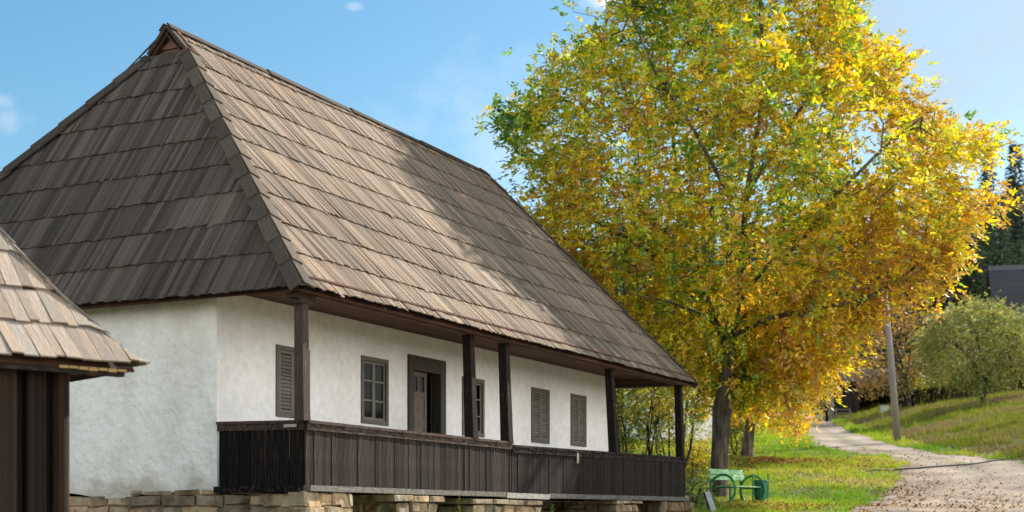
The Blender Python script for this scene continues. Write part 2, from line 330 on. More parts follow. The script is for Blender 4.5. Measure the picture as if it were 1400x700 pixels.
def blades(P,h,wd,col,rng,nb=3,lean=.5):
    n=len(P); Pn=np.repeat(P,nb,0); m=n*nb
    a=rng.uniform(0,2*np.pi,m); off=np.stack([np.cos(a),np.sin(a),np.zeros(m)],1)
    hh=np.repeat(h,nb)*rng.uniform(.6,1.25,m); ww=np.repeat(wd,nb)
    base=Pn+off*rng.uniform(0,.06,(m,1)); a2=rng.uniform(0,2*np.pi,m); tp=np.stack([np.cos(a2)*lean,np.sin(a2)*lean,np.ones(m)],1)*hh[:,None]
    sd=np.stack([-np.sin(a2),np.cos(a2),np.zeros(m)],1)*ww[:,None]*.5
    v=np.stack([base-sd-[0,0,.02],base+sd-[0,0,.02],base+tp],1).reshape(-1,3); f=np.arange(m*3).reshape(-1,3)
    return v,f,np.repeat(np.repeat(col,nb,0)*rng.uniform(.8,1.2,(m,1)),3,0)
# ------------------------------------------------------------------ trees
def skeleton(start_nodes,limbs,targets,rng,seg=.7,rise=.12):
    """start_nodes: trunk polyline; limbs: polylines starting on the trunk; targets: twig ends"""
    P=[];par=[]
    for i,p in enumerate(start_nodes): P.append(p); par.append(i-1)
    for lb in limbs:
        q=np.array(P); k=int(np.argmin(((q-lb[0])**2).sum(1))); prev=k
        for p in lb[1:]: P.append(np.array(p)); par.append(prev); prev=len(P)-1
    base=np.array(P); order=np.argsort([((base-t)**2).sum(1).min() for t in targets])
    ends={}
    A=np.zeros((len(P)+len(targets)*8,3)); A[:len(P)]=base; n=len(P)
    trunk_n=len(start_nodes)
    for o in order:
        t=targets[o]; d2=((A[:n]-t)**2).sum(1); d2[:max(trunk_n-2,1)]+=40
        d2=d2+np.where(A[:n,2]>t[2]+.5,1.2,0)
        k=int(np.argmin(d2)); p=A[k]; d=math.sqrt(((p-t)**2).sum()); m=min(7,max(1,int(d/seg))); prev=k
        for j in range(1,m+1):
            s=j/m; q=p*(1-s)+t*s+np.array([0,0,math.sin(s*math.pi)*d*rise])+(rng.normal(0,.06*min(d,2),3) if j<m else 0)
            A[n]=q; par.append(prev); prev=n; n+=1
        ends[o]=prev
    return A[:n],par
def skeleton_mesh(name,A,par,mat,parent,base,rmin=.012,rtrunk=.3,pw=2.35,flare=1.25,rng=None,trunk_n=5,tr=None):
    n=len(A); ch=[[] for _ in range(n)]
    for i,p in enumerate(par):
        if p>=0: ch[p].append(i)
    r=np.zeros(n)
    for i in range(n-1,-1,-1):
        r[i]=rmin if not ch[i] else (sum(r[c]**pw for c in ch[i]))**(1/pw)
    # children were added after parents, so a reverse pass is complete
    r*= 1; k=rtrunk/max(r[1],1e-6); r=np.where(r>rmin*1.01,rmin+(r-rmin)*k,r) if True else r
    if tr is not None:
        for i,q in enumerate(tr): r[i]=q
    mb=MB(); done=set()
    def chain(i,root):
        c=[root,i] if root>=0 else [i]
        while ch[i]:
            nx_=max(ch[i],key=lambda q:r[q]); c.append(nx_); i=nx_
        return c
    stack=[(0,-1)]
    while stack:
        i,root=stack.pop(); c=chain(i,root)
        for a_ in range(1 if root>=0 else 0,len(c)):
            nxt=c[a_+1] if a_+1<len(c) else None
            for q in ch[c[a_]]:
                if q!=nxt: stack.append((q,c[a_]))
        if len(c)<2: continue
        rr_=[r[q] for q in c]
        if root>=0: rr_[0]=min(rr_[0],rr_[1]*1.15)
        big=max(rr_)
        mb.tube([A[q]-base for q in c],rr_,n=10 if big>.1 else (6 if big>.035 else 4),cap=False)
    return mb.build(name,mat,parent,smooth=True)
def crown_points(cx,cy,poly_px,Y,depth,n,rng,center_px,power=.42,reject=None,bend=None):
    """twig ends inside the volume whose outline from here is poly_px (star-shaped about center_px)"""
    C=np.array(center_px,float); pol=np.array(poly_px,float); dd=pol-C; ang=np.arctan2(dd[:,1],dd[:,0]); rad=np.hypot(dd[:,0],dd[:,1])
    o=np.argsort(ang); ang=ang[o]; rad=rad[o]; ang=np.concatenate([ang-2*np.pi,ang,ang+2*np.pi]); rad=np.tile(rad,3)
    out=[]
    rmax=rad.max()
    while len(out)<n:
        a_=rng.uniform(-np.pi,np.pi); R0=np.interp(a_,ang,rad)
        if rng.uniform()>(R0/rmax)**2: continue
        fr=rng.uniform()**power; dz=rng.uniform(-1,1)*math.sqrt(max(0,1-fr*fr))
        px=C[0]+math.cos(a_)*R0*fr; py=C[1]+math.sin(a_)*R0*fr
        Yp=Y+dz*depth; p=np.array([(px-CX)/F*Y,Yp,(HY-py)/F*Y])
        if reject is not None and reject(p): continue
        if bend is not None: p=bend(px,py,p)
        kq=p[1]/Y; p=np.array([p[0]*kq,p[1],p[2]*kq]); out.append(p)
    return np.array(out)
def sprays(T,center,rng,colf,per=8,leaflets=7,rlen=.32,ll=.13,lw=.055,droop=.5,spread=.35,mat=None,up=.25):
    """compound leaves round every twig end"""
    n=len(T)*per; B=np.repeat(T,per,0)+rng.normal(0,spread,(n,3))
    o=unit(B-center); d=unit(o*.6+rng.normal(0,.6,(n,3))+np.array([0,0,up])-np.array([0,0,droop])*rng.uniform(.3,1.3,(n,1)))
    side=unit(np.cross(d,np.array([0,0,1.])+rng.normal(0,.35,(n,3)))); col=colf(B,rng)
    rl_=rlen*rng.uniform(.7,1.25,n); Ps=[];Ds=[];Us=[];Ls=[];Ws=[];Cs=[]
    nn=np.cross(side,d)
    for k in range(leaflets):
        if k==leaflets-1: s=1.0; sd=0.
        else: s=.25+.7*(k//2)/max(1,(leaflets-1)//2); sd=1. if k%2 else -1.
        P=B+d*(rl_*s)[:,None]-np.array([0,0,1])*(rl_*s*s*.35)[:,None]
        D=unit(d*(.75 if sd else 1)+side*sd*.9+rng.normal(0,.22,(n,3))-np.array([0,0,.25]))
        U=unit(np.cross(D,nn+rng.normal(0,.45,(n,3))))
        Ps.append(P);Ds.append(D);Us.append(U);Ls.append(ll*rng.uniform(.45,1.35,n)*(1.15 if not sd else 1));Ws.append(lw*rng.uniform(.75,1.3,n)); Cs.append(np.clip(col*(1+rng.normal(0,.14,(n,1)))*(1+rng.normal(0,.06,(n,3))),.003,1))
    keep=rng.uniform(size=n*leaflets)<.93
    return leaf_quads(*(np.concatenate(q)[keep] for q in (Ps,Ds,Us,Ls,Ws,Cs)))
def local_obj(name,v,f,c,mat,root,base):
    o=mesh_np(name,v-np.array(base),f,mat,c,root,smooth=False); return o
P0=np.array([(418-CX)/F*20.5,20.5]); VA=math.atan((1690-CX)/F)
d1=np.array([math.sin(VA),math.cos(VA)]); d2=np.array([-math.cos(VA),math.sin(VA)])
def tohouse(p): q=np.array([p[0]-P0[0],p[1]-P0[1]]); return q@d1,q@d2
# --- big autumn walnut
rng=np.random.default_rng(11)
TY=41.0; tb=at(983,TY); tb=np.array(tb)
poly=[(668,158),(706,205),(738,245),(706,296),(740,345),(790,400),(850,455),(900,505),(935,535),(975,540),(1020,560),(1060,560),(1085,560),(1105,545),(1135,512),(1165,486),(1200,446),(1222,408),(1285,405),(1290,370),(1328,338),(1318,305),(1392,285),(1310,250),(1302,215),(1384,192),(1322,176),(1275,165),(1245,130),(1212,112),(1240,72),(1182,45),(1180,0),(1150,-60),(1080,-120),(1000,-130),(920,-90),(860,-40),(838,0),(800,28),(782,62),(742,72),(735,110),(690,150)]
def rej(p):
    u,v=tohouse(p); return (u<16.6 and v>-1.2 and p[2]<10)
def jitpoly(pl,r,s=16): return [(x+r.normal(0,s*.5),y+r.normal(0,s*.5)) for x,y in pl]
def wbend(px,py,p):
    q=p.copy(); lw_=max(0,min(1,(py-230)/200)); q[1]=TY+(q[1]-TY)*(1-.45*lw_)-max(0,(px-1050)/300)*3.6*max(0,min(1,(py-100)/250))
    if 955<px<1045 and py>470: q[1]=max(q[1],TY+.9)
    return q
polyi=[(1035+(x-1035)*.95,250+(y-250)*.955) for x,y in poly]
T=crown_points(0,0,polyi,TY,6.3,2900,rng,(1035,250),power=.53,reject=rej,bend=wbend)
# more twigs at the tips of the outline so that the edge is made of separate sprays
T2=[]
for i,(x,y) in enumerate(poly):
    for k in range(6):
        s=rng.uniform(.80,.99); px=1035+(x-1035)*s+rng.normal(0,13); py=250+(y-250)*s+rng.normal(0,13); Yp=TY+rng.normal(0,1.2)
        p=np.array([(px-CX)/F*TY,Yp,(HY-py)/F*TY])
        if not rej(p): kq=Yp/TY; T2.append(np.array([p[0]*kq,p[1],p[2]*kq]))
# clumpy: drop targets where a low-frequency noise is low
keep=.6*vnoise(T[:,0]*.6,T[:,1]*.6,T[:,2]*.6,seed=3)+.4*vnoise(T[:,0]*1.3,T[:,1]*1.3,T[:,2]*1.3,seed=8)>.43
T=np.vstack([T[keep],np.array(T2)])
def pxp(px,py,dy=0): return np.array([(px-CX)/F*TY,TY+dy,(HY-py)/F*TY])
trunk=[tb-np.array([0,0,.3]),pxp(983,650),pxp(985,600),pxp(987,560),pxp(993,525),pxp(997,490),pxp(996,462,.1)]
limbs=[[pxp(997,490),pxp(985,445,.3),pxp(972,410,.6),pxp(962,350,1),pxp(955,300,1.4),pxp(935,230,1.8),pxp(930,150,2),pxp(925,70,2.2)],
 [pxp(996,462,.1),pxp(1005,420,-.3),pxp(1010,350,-.6),pxp(1015,270,-.8),pxp(1030,180,-1),pxp(1035,90,-1),pxp(1030,0,-1)],
 [pxp(1005,420,-.3),pxp(1020,398,-.6),pxp(1040,372,-.9),pxp(1075,350,-1.6),pxp(1120,290,-2.3),pxp(1170,240,-2.8),pxp(1220,200,-3)],
 [pxp(996,462,.1),pxp(1020,430,.8),pxp(1060,395,1.6),pxp(1110,370,2.2),pxp(1180,330,2.6),pxp(1250,290,2.6),pxp(1320,260,2.4)],
 [pxp(972,410,.6),pxp(930,378,.2),pxp(885,348,-.5),pxp(830,320,-.8),pxp(780,290,-.8),pxp(740,250,-.6)],
 [pxp(962,350,1),pxp(915,290,2.4),pxp(860,230,3),pxp(800,180,3),pxp(750,160,2.6)],
 [pxp(1010,350,-.6),pxp(980,290,-2.2),pxp(930,220,-3.2),pxp(880,150,-3.4),pxp(850,70,-3)],
 [pxp(1015,270,-.8),pxp(1070,190,.6),pxp(1120,110,1.4),pxp(1140,30,1.6)],
 [pxp(985,445,.3),pxp(950,440,-1.5),pxp(900,430,-2.5),pxp(860,425,-2.8)],
 [pxp(996,462,.1),pxp(1040,445,-1.6),pxp(1090,440,-2.6),pxp(1150,430,-2.8),pxp(1200,400,-2.6)]]
A_,par=skeleton(trunk,limbs,T,rng)
wt=empty('walnut_tree',tuple(tb),label='large autumn tree with yellow and green leaves beside the farmhouse porch',cat='tree')
skeleton_mesh('trunk',A_,par,M['bark'],wt,tb,rmin=.009,rtrunk=.17,tr=[.31,.27,.255,.29,.235,.22,.20])
def walnut_col(B,rng):
    px=CX+B[:,0]/B[:,1]*F; py=HY-B[:,2]/B[:,1]*F
    t=fbm(B[:,0]*.45,B[:,1]*.45,B[:,2]*.45,seed=31)*1.2-.24+(vnoise(B[:,0]*1.3,B[:,1]*1.3,B[:,2]*1.3,seed=37)-.5)*.6
    t=t+(px-930)/2600+ (py-250)/1900+rng.normal(0,.24,len(B))
    edge=np.clip((790-px)/90,0,1)*np.clip((260-py)/100,0,1); t=t-edge*.18+.08+.10*np.clip((200-py)/200,0,1)
    pal=[(.12,.24,.035),(.23,.38,.035),(.42,.50,.035),(.64,.60,.04),(.78,.60,.035),(.70,.43,.03),(.56,.33,.035),(.42,.25,.06)]
    return pick(pal,np.clip(t,0,1),rng,.16)
lc=np.array(pxp(1020,380))
v,f,c=sprays(T,lc,rng,walnut_col,per=10,leaflets=7,rlen=.34,ll=.165,lw=.082,spread=.25)
local_obj('crown',v,f,c,M['leaf'],wt,tb)
# --- second, orange tree behind it
def small_tree(name,bpx,bY,poly,center,depth,nT,colf,label,cat='tree',group=None,per=8,ll=.12,lw=.07,leaflets=5,rtrunk=.22,trpx=None,rlen=.28,bark='bark',spread=.3,seed=1,fork=None,droop=.5,mat='leaf',rmin=.01):
    rng=np.random.default_rng(seed); b=np.array(at(bpx,bY)); T=crown_points(0,0,poly,bY,depth,nT,rng,center)
    q=lambda px,py,dy=0: np.array([(px-CX)/F*bY,bY+dy,(HY-py)/F*bY])
    tr=trpx or [(bpx,HY-b[2]/bY*F-30)]
    trunk=[b-np.array([0,0,.2]),b+np.array([0,0,.25])]+[q(*p) for p in tr]
    cc=q(*center); top=trunk[-1]; limbs=[]
    for k in range(6):
        a=2*math.pi*k/6+rng.uniform(-.4,.4); e=cc+np.array([math.cos(a)*depth*.55,math.sin(a)*depth*.55,rng.uniform(-.1,.6)*depth*.5])
        limbs.append([top]+[top*(1-s)+e*s+np.array([0,0,math.sin(s*math.pi)*.15*depth]) for s in (.25,.5,.75,1.)])
    A_,par=skeleton(trunk,limbs,T,rng,seg=.5)
    root=empty(name,tuple(b),label=label,cat=cat,group=group)
    skeleton_mesh('trunk',A_,par,M[bark],root,b,rmin=rmin,rtrunk=rtrunk,tr=[rtrunk*1.5,rtrunk*1.15]+[rtrunk]*max(1,len(tr)-1))
    v,f,c=sprays(T,cc,rng,colf,per=per,leaflets=leaflets,rlen=rlen,ll=ll,lw=lw,spread=spread,droop=droop)
    local_obj('crown',v,f,c,M[mat],root,b); return root
def pal_col(pal,fs=.6,seed=0,jit=.15,gain=1.5,off=-.25):
    def fn(B,rng):
        t=fbm(B[:,0]*fs,B[:,1]*fs,B[:,2]*fs,seed=seed)*gain+off+rng.normal(0,.15,len(B)); return pick(pal,np.clip(t,0,1),rng,jit)
    return fn
ORANGE=[(.25,.27,.03),(.58,.44,.03),(.80,.50,.025),(.85,.42,.025),(.70,.30,.03),(.46,.30,.14)]
small_tree('orange_tree',1022,55,[(950,420),(1000,380),(1080,380),(1115,430),(1125,480),(1112,525),(1102,565),(1100,598),(1086,592),(1070,565),(1050,560),(1020,556),(1000,565),(970,545),(950,500)],(1060,500),2.6,420,pal_col(ORANGE,.8,41),
  'smaller orange tree behind the bench with a forked trunk and drooping twigs',rtrunk=.21,trpx=[(1024,592),(1030,560)],per=8,ll=.15,lw=.085,seed=4)
# extra low limb fork is part of the same thicket
# ------------------------------------------------------------------ farmhouse
ZB=-.75
house=empty('farmhouse',(P0[0],P0[1],ZB),math.pi/2-VA,label='white plastered farmhouse with a steep wood shingle roof and dark plank porch',cat='house')
HO=(0,0,ZB)
def hpart(mb,name,mat,parent=house,**k):
    return mb.build(name,M[mat],parent,off=HO,**k)
VW=1.61; VB=9.35; UE=14.9; ZT=3.42
def hpx(px,py,v=None,u=None):
    r=np.array([(px-CX)/F,1.0])
    if v is not None:
        t,uu=np.linalg.solve(np.array([r,-d1]).T,P0+v*d2); return (uu,v,t*(HY-py)/F)
    t,vv=np.linalg.solve(np.array([r,-d2]).T,P0+u*d1); return (u,vv,t*(HY-py)/F)
# openings in the front wall: (u0,u1,z0,z1,kind)
OPS=[(1.46,2.36,1.62,2.76,'shutter'),(3.92,4.80,1.66,2.84,'window'),(5.48,6.84,.46,3.02,'door'),(7.54,8.45,1.64,2.80,'window'),(10.62,11.50,1.65,2.84,'shutter'),(12.66,13.50,1.67,2.86,'shutter')]
def lines(a,b,cuts,step):
    c=sorted(set([a,b]+[x for x in cuts if a<x<b])); o=[]
    for p,q in zip(c[:-1],c[1:]):
        n=max(1,int(round((q-p)/step))); o+=list(np.linspace(p,q,n,endpoint=False))
    return o+[b]
mb=MB(); us=lines(0,UE,[x for o in OPS for x in o[:2]],.16); zs=lines(.36,ZT+.05,[x for o in OPS for x in o[2:4]],.16)
idx={}
for i,u in enumerate(us):
    for k,z in enumerate(zs):
        dsp=(float(fbm(np.array([u*1.1]),np.array([z*1.3]),seed=50)[0])-.5)*.05
        near=min([max(max(o[0]-u,u-o[1]),max(o[2]-z,z-o[3])) for o in OPS]+[u,UE-u]); dsp*=min(1,max(0,near/.25))
        idx[i,k]=len(mb.v); mb.v.append((u,VW+dsp,z))
for i in range(len(us)-1):
    for k in range(len(zs)-1):
        um=(us[i]+us[i+1])/2; zm=(zs[k]+zs[k+1])/2
        if any(o[0]<um<o[1] and o[2]<zm<o[3] for o in OPS): continue
        mb.face((idx[i,k],idx[i+1,k],idx[i+1,k+1],idx[i,k+1]),[(0,0)]*4,(1,1,1))
def quad(mb,a,b,c,d,col=(1,1,1)):
    k=len(mb.v); mb.v+=[tuple(a),tuple(b),tuple(c),tuple(d)]; mb.face((k,k+1,k+2,k+3),[(0,0),(1,0),(1,1),(0,1)],col)
for (a,b,c_,d_,kd) in OPS:
    dp=.30
    quad(mb,(a,VW,c_),(a,VW+dp,c_),(a,VW+dp,d_),(a,VW,d_)); quad(mb,(b,VW,c_),(b,VW,d_),(b,VW+dp,d_),(b,VW+dp,c_))
    quad(mb,(a,VW,c_),(b,VW,c_),(b,VW+dp,c_),(a,VW+dp,c_)); quad(mb,(a,VW,d_),(a,VW+dp,d_),(b,VW+dp,d_),(b,VW,d_))
hpart(mb,'wall','plaster',smooth=False)
# end wall (lumpy), far wall and back wall
mb=MB(); vs_=list(np.linspace(VW,VB,50)); zs=list(np.linspace(.30,3.78,26)); idx={}
for i,v_ in enumerate(vs_):
    for k,z in enumerate(zs):
        dsp=(float(fbm(np.array([v_*.9]),np.array([z*1.0]),seed=60)[0])-.5)*.10*min(1,i/2)
        idx[i,k]=len(mb.v); mb.v.append((-.0-max(0,dsp) if i else 0,v_,max(z,.33) if k else .36+.05*math.sin(v_*3)))
for i in range(len(vs_)-1):
    for k in range(len(zs)-1): mb.face((idx[i,k],idx[i,k+1],idx[i+1,k+1],idx[i+1,k]),[(0,0)]*4,(1,1,1))
o=hpart(mb,'wall','plaster_end',smooth=True); o['label']='bumpy grey white end wall in the shade with dirty foot'
mb=MB(); mb.box(UE-.3,UE,VW+.31,VB-.3,.3,3.6); hpart(mb,'wall','plaster')
mb=MB(); mb.box(.05,UE,VB-.3,VB,.3,4.0); hpart(mb,'wall','plaster')
# inner partition so that the rooms behind the panes are dark
mb=MB(); mb.box(.1,UE-.31,VW+2.6,VW+2.7,.45,3.4); mb.box(.1,UE-.31,VW+.31,VB-.31,3.43,3.5); hpart(mb,'inner_wall','door_wood')
def leaf_frame(mb,u0,u1,z0,z1,v,t,wf,col):
    mb.box(u0,u0+wf,v,v+t,z0,z1,col); mb.box(u1-wf,u1,v,v+t,z0,z1,col); mb.box(u0+wf,u1-wf,v+.003,v+t-.003,z1-wf,z1,col); mb.box(u0+wf,u1-wf,v+.003,v+t-.003,z0,z0+wf,col)
first=True
for (a,b,c_,d_,kd) in OPS:
    if kd=='shutter':
        mb=MB(); leaf_frame(mb,a,b,c_,d_,VW-.03,.12,.07,tint(.7,.85)); fr=hpart(mb,'shuttered_window','shutter')
        mid=(a+b)/2
        for (p,q) in ((a+.075,mid-.004),(mid+.004,b-.075)):
            mb=MB(); leaf_frame(mb,p,q,c_+.075,d_-.075,VW-.018,.035,.045,tint(.9,1.05))
            z=c_+.15
            while z<d_-.13:
                cc_=tint(.75,1.2); t=random.uniform(-.006,.006)
                mb.hexa([(p+.047,VW-.016+t,z-.012),(q-.047,VW-.016+t,z-.012),(q-.047,VW+.010,z+.030),(p+.047,VW+.010,z+.030),(p+.047,VW-.016+t,z-.002),(q-.047,VW-.016+t,z-.002),(q-.047,VW+.010,z+.040),(p+.047,VW+.010,z+.040)],cc_,ax=0)
                z+=.058
            mb.box(p,q,VW+.035,VW+.045,c_+.08,d_-.08,(.15,.15,.15)); mb.build('louvred_shutter',M['shutter'],fr,off=HO)
    elif kd=='window':
        mb=MB(); leaf_frame(mb,a,b,c_,d_,VW-.025,.14,.075,tint(.8,.95)); fr=hpart(mb,'window','shutter')
        mid=(a+b)/2; iz=(d_-c_-.15)
        for s,(p,q) in enumerate(((a+.078,mid-.003),(mid+.003,b-.078))):
            mb=MB(); leaf_frame(mb,p,q,c_+.078,d_-.078,VW+.012,.045,.042,tint(1.0,1.2))
            for k in (1,2): z=c_+.075+iz*k/3; mb.box(p+.043,q-.043,VW+.018,VW+.05,z-.014,z+.014,tint(1.1,1.3))
            mb.build('casement',M['shutter'],fr,off=HO)
            mb=MB(); mb.box(p+.043,q-.043,VW+.03,VW+.034,c_+.12,d_-.12); mb.build('pane',M['glass'],fr,off=HO)
        if first:
            mb=MB(); n=9
            for k in range(n):
                u0=a+.27+.02*k; zz=c_+.35
                quad(mb,(u0,VW+.10+.015*(k%2),zz),(u0+.02,VW+.10+.015*((k+1)%2),zz),(u0+.012,VW+.1+.015*((k+1)%2),d_-.25),(u0-.008,VW+.1+.015*(k%2),d_-.25))
            mb.build('curtain',M['cloth'],fr,off=HO); first=False
    else:
        mb=MB(); mb.box(a,a+.17,VW-.045,VW+.16,c_,d_,tint(.9,1)); mb.box(b-.2,b,VW-.045,VW+.16,c_,d_,tint(.9,1.1)); mb.box(a+.17,b-.2,VW-.042,VW+.16,d_-.27,d_,tint(.8,.9)); dr=hpart(mb,'door','door_frame')
        m_=a+.17+(b-a-.37)*.60
        mb=MB(); p,q=a+.175,m_+.04; v_=VW+.06
        t=tint(1,1.15)
        leaf_frame(mb,p,q,c_,d_-.28,v_,.05,.085,t); mb.box(p+.086,q-.086,v_+.003,v_+.047,c_+.9+.33,c_+1.40,t)
        zz=d_-.70; mb.box(p+.086,q-.086,v_+.003,v_+.047,zz+.0,zz+.05,t); mb.box(p+.086,q-.086,v_+.002,v_+.046,d_-.36-.0,d_-.33,t)
        mb.box((p+q)/2-.02,(p+q)/2+.02,v_+.004,v_+.045,zz-0.0,d_-.34,t)
        mb.box(p+.09,q-.09,v_+.018,v_+.035,c_+.08,zz-.3,tint(1.2,1.4)); mb.box(p+.17,q-.17,v_+.008,v_+.03,c_+.3,zz-.55,tint(1.3,1.5)); mb.box(p+.088,q-.088,v_+.012,v_+.04,zz-.3,zz,t)
        mb.build('door_leaf',M['door_wood'],dr,off=HO)
        mb=MB(); mb.box(p+.087,q-.087,v_+.022,v_+.026,zz+.05,d_-.37); mb.build('pane',M['glass'],dr,off=HO)
        mb=MB(); mb.tube([(q-.04,v_-.03,c_+1.05),(q-.04,v_-.05,c_+1.05),(q-.13,v_-.05,c_+1.05)],.011,6); mb.build('handle',M['iron'],dr,off=HO)
        mb=MB(); mb.box(m_+.05,b-.205,VW+.55,VW+.6,c_,d_-.28,tint(.35,.45)); mb.build('inner_leaf',M['door_wood'],dr,off=HO)
# porch floor, ceiling, beam
mb=MB()
u=-.0
v_=.09
while v_<VW-.05: mb.box(.02,15.8,v_,v_+.16,.40,.445,tint(.7,1.1)); v_+=.168
hpart(mb,'porch_floor','old_wood')
mb=MB(); v_=-.24
while v_<VW-.02: mb.box(-.45,15.6,v_,min(v_+.15,VW-.02),ZT-.0+random.uniform(0,.008),ZT+.03,tint(.7,1.25)); v_+=.155
v_=-.24+.0
hpart(mb,'porch_ceiling','soffit')
mb=MB(); mb.beam((-.25,0.02,3.30),(15.75,.02,3.29),.17,.17,tint(.9,1)); mb.beam((14.98+.85,-.15,3.305),(14.98+.85,9,3.305),.14,.14,tint(.8,.9)); hpart(mb,'porch_beam','soffit')
# posts
def poster(tp,bp,u_top=None,wd=.19,zt=3.215,zb=1.40,last=False):
    a_=hpx(tp[0],tp[1],v=.02); b_=hpx(bp[0],bp[1],v=.02)
    s=(zb-b_[2])/(a_[2]-b_[2]) if a_[2]!=b_[2] else 0
    ut=a_[0]; ub=b_[0]; sl=(ut-ub)/(a_[2]-b_[2]); ut=ub+sl*(zt-b_[2]); ub2=ub+sl*(1.41-b_[2])
    mb=MB(); n=7; w2=wd/2
    prof=[(0,1.0),(.05,.95),(.5,.9),(.86,.84),(1,.86)]
    P=[]
    for s,k in prof:
        uu=ub2+(ut-ub2)*s; z=1.41+(zt-1.41)*s; P.append((uu,z,w2*k))
    cc_=tint(.8,1.2)
    for (u0,z0,r0),(u1,z1,r1) in zip(P[:-1],P[1:]):
        mb.hexa([(u0-r0,.02-r0,z0),(u0+r0,.02-r0,z0),(u0+r0,.02+r0,z0),(u0-r0,.02+r0,z0),(u1-r1,.02-r1,z1),(u1+r1,.02-r1,z1),(u1+r1,.02+r1,z1),(u1-r1,.02+r1,z1)],cc_,uo=(ub,0.),ax=2)
    o=hpart(mb,'post','old_wood' if tp[0]<500 else 'dark_plank')
    return o,ut
for tp,bp,wd in [((411.5,405),(413.5,570),.185),((640.5,470),(644.5,592),.20),((689,478),(693,600),.20),((833.5,515),(839,612),.20),((927.5,532),(930,622),.20)]:
    o,ut=poster(tp,bp,wd=wd*.92)
    if tp[0]>500: continue
    mb=MB(); mb.box(ut-.24,ut+.24,-.06,.10,3.15,3.213,tint(.8,1.1)); mb.box(ut-.15,ut+.15,-.07,.11,3.08,3.149,tint(.8,1.1)); mb.build('capital',M['old_wood'],o,off=HO)
# parapet of vertical planks, with cap rail and sill beam, in two bays along the front
UB=7.98*1.0; UB=hpx(699,604,v=0)[0]
def bay(u0,u1,zt0,zt1,zs0,zs1,wdt,lbl,axis='u',const=0.0,gap=.004,capm='old_wood',planks='dark_plank',tl=(.6,1.4)):
    root_mb=MB(); u=u0
    def pt(a,off,z): return (a,const+off,z) if axis=='u' else (const+off,a,z)
    sg=1
    while u<u1-.02:
        w_=random.uniform(*wdt); e=min(u+w_,u1); s0=(u-u0)/(u1-u0); s1=(e-u0)/(u1-u0); g=gap*random.uniform(.3,2.2)
        zt=zt0+(zt1-zt0)*s0-.05; zb=zs0+(zs1-zs0)*s0-.02+random.uniform(-.004,.004); o_=random.uniform(-.006,.006)
        P=[pt(u+g,o_,zb),pt(e-g,o_+random.uniform(-.003,.003),zb),pt(e-g,o_+.024,zb),pt(u+g,o_+.024,zb),pt(u+g,o_,zt),pt(e-g,o_,zt),pt(e-g,o_+.024,zt),pt(u+g,o_+.024,zt)]
        root_mb.hexa(P,tint(*tl,.08),ax=2); u=e
    ob=hpart(root_mb,'railing',planks)
    mb=MB(); n=max(2,int((u1-u0)/2.2))
    for i in range(n):
        a_=u0+(u1-u0)*i/n; b_=u0+(u1-u0)*(i+1)/n; za=zt0+(zt1-zt0)*i/n; zb=zt0+(zt1-zt0)*(i+1)/n; cc_=tint(.9,1.15)
        P=[pt(a_+.002,-.055,za-.045),pt(b_,-.055,zb-.045),pt(b_,.09,zb-.045),pt(a_+.002,.09,za-.045),pt(a_+.002,-.055,za),pt(b_,-.055,zb),pt(b_,.09,zb),pt(a_+.002,.09,za)]
        mb.hexa(P,cc_,ax=0)
        P=[pt(a_+.002,-.030,za-.14),pt(b_,-.030,zb-.14),pt(b_,-.008,zb-.14),pt(a_+.002,-.008,za-.14),pt(a_+.002,-.030,za-.047),pt(b_,-.030,zb-.047),pt(b_,-.008,zb-.047),pt(a_+.002,-.008,za-.047)]
        mb.hexa(P,tint(.8,1.0),ax=0)
    mb.build('cap_rail',M[capm],ob,off=HO)
    return ob
z_n=hpx(418,573.6,v=-.05)[2]; z_m=hpx(696,603.5,v=-.05)[2]; z_m2=hpx(702,608,v=-.05)[2]; z_f=hpx(935,625,v=-.05)[2]
bay(0.0,UB-.01,z_n,z_m,.475,.475,(.07,.15),None,gap=.002,tl=(.6,1.7))
bay(UB+.01,15.86,z_m2,z_f,.475,.50,(.10,.17),None,capm='dark_plank',gap=.003,tl=(.45,1.0))
ob=bay(0.03,VW-.03,z_n,z_n+.02,.47,.47,(.2,.27),None,axis='v',const=0.0,gap=.005,tl=(.25,.6))
bay(0.03,9.2,z_f,z_f,.5,.5,(.14,.2),None,axis='v',const=15.80,gap=.004,tl=(.4,.8))
# sill beams: pale weathered edge
mb=MB()
mb.beam((0,-.02,.44),(3.2,-.025,.435),.14,.085,tint(.55,.65)); mb.beam((3.21,-.02,.435),(6.15,-.02,.44),.14,.085,tint(.5,.6)); mb.beam((6.16,-.03,.425),(7.95,-.03,.42),.15,.10,(1.25,1.3,1.35))
mb.beam((7.97,-.01,.44),(15.9,-.02,.475),.14,.095,tint(.4,.55)); hpart(mb,'sill_beam','grey_wood')
mb=MB(); mb.beam((0.0,.05,.43),(0,VW+.0,.43),.15,.09,tint(.5,.6)); hpart(mb,'sill_beam','dark_plank'); mb=MB(); mb.beam((15.84,.06,.44),(15.84,9.2,.44),.12,.1,tint(.5,.6)); hpart(mb,'sill_beam','dark_plank')
# small pale lath nailed on the far bay
p_=hpx(790,625,v=-.03); mb=MB(); mb.box(p_[0]-.05,p_[0]+.04,-.038,-.028,1.12,1.34,(1.3,1.25,1.15)); hpart(mb,'pale_lath','grey_wood')
p_=hpx(411,578,v=-.05); mb=MB(); mb.box(-.065,-.059,.12,.34,z_n-.10,z_n-.055,(1.7,1.7,1.7)); hpart(mb,'pale_lath','grey_wood')
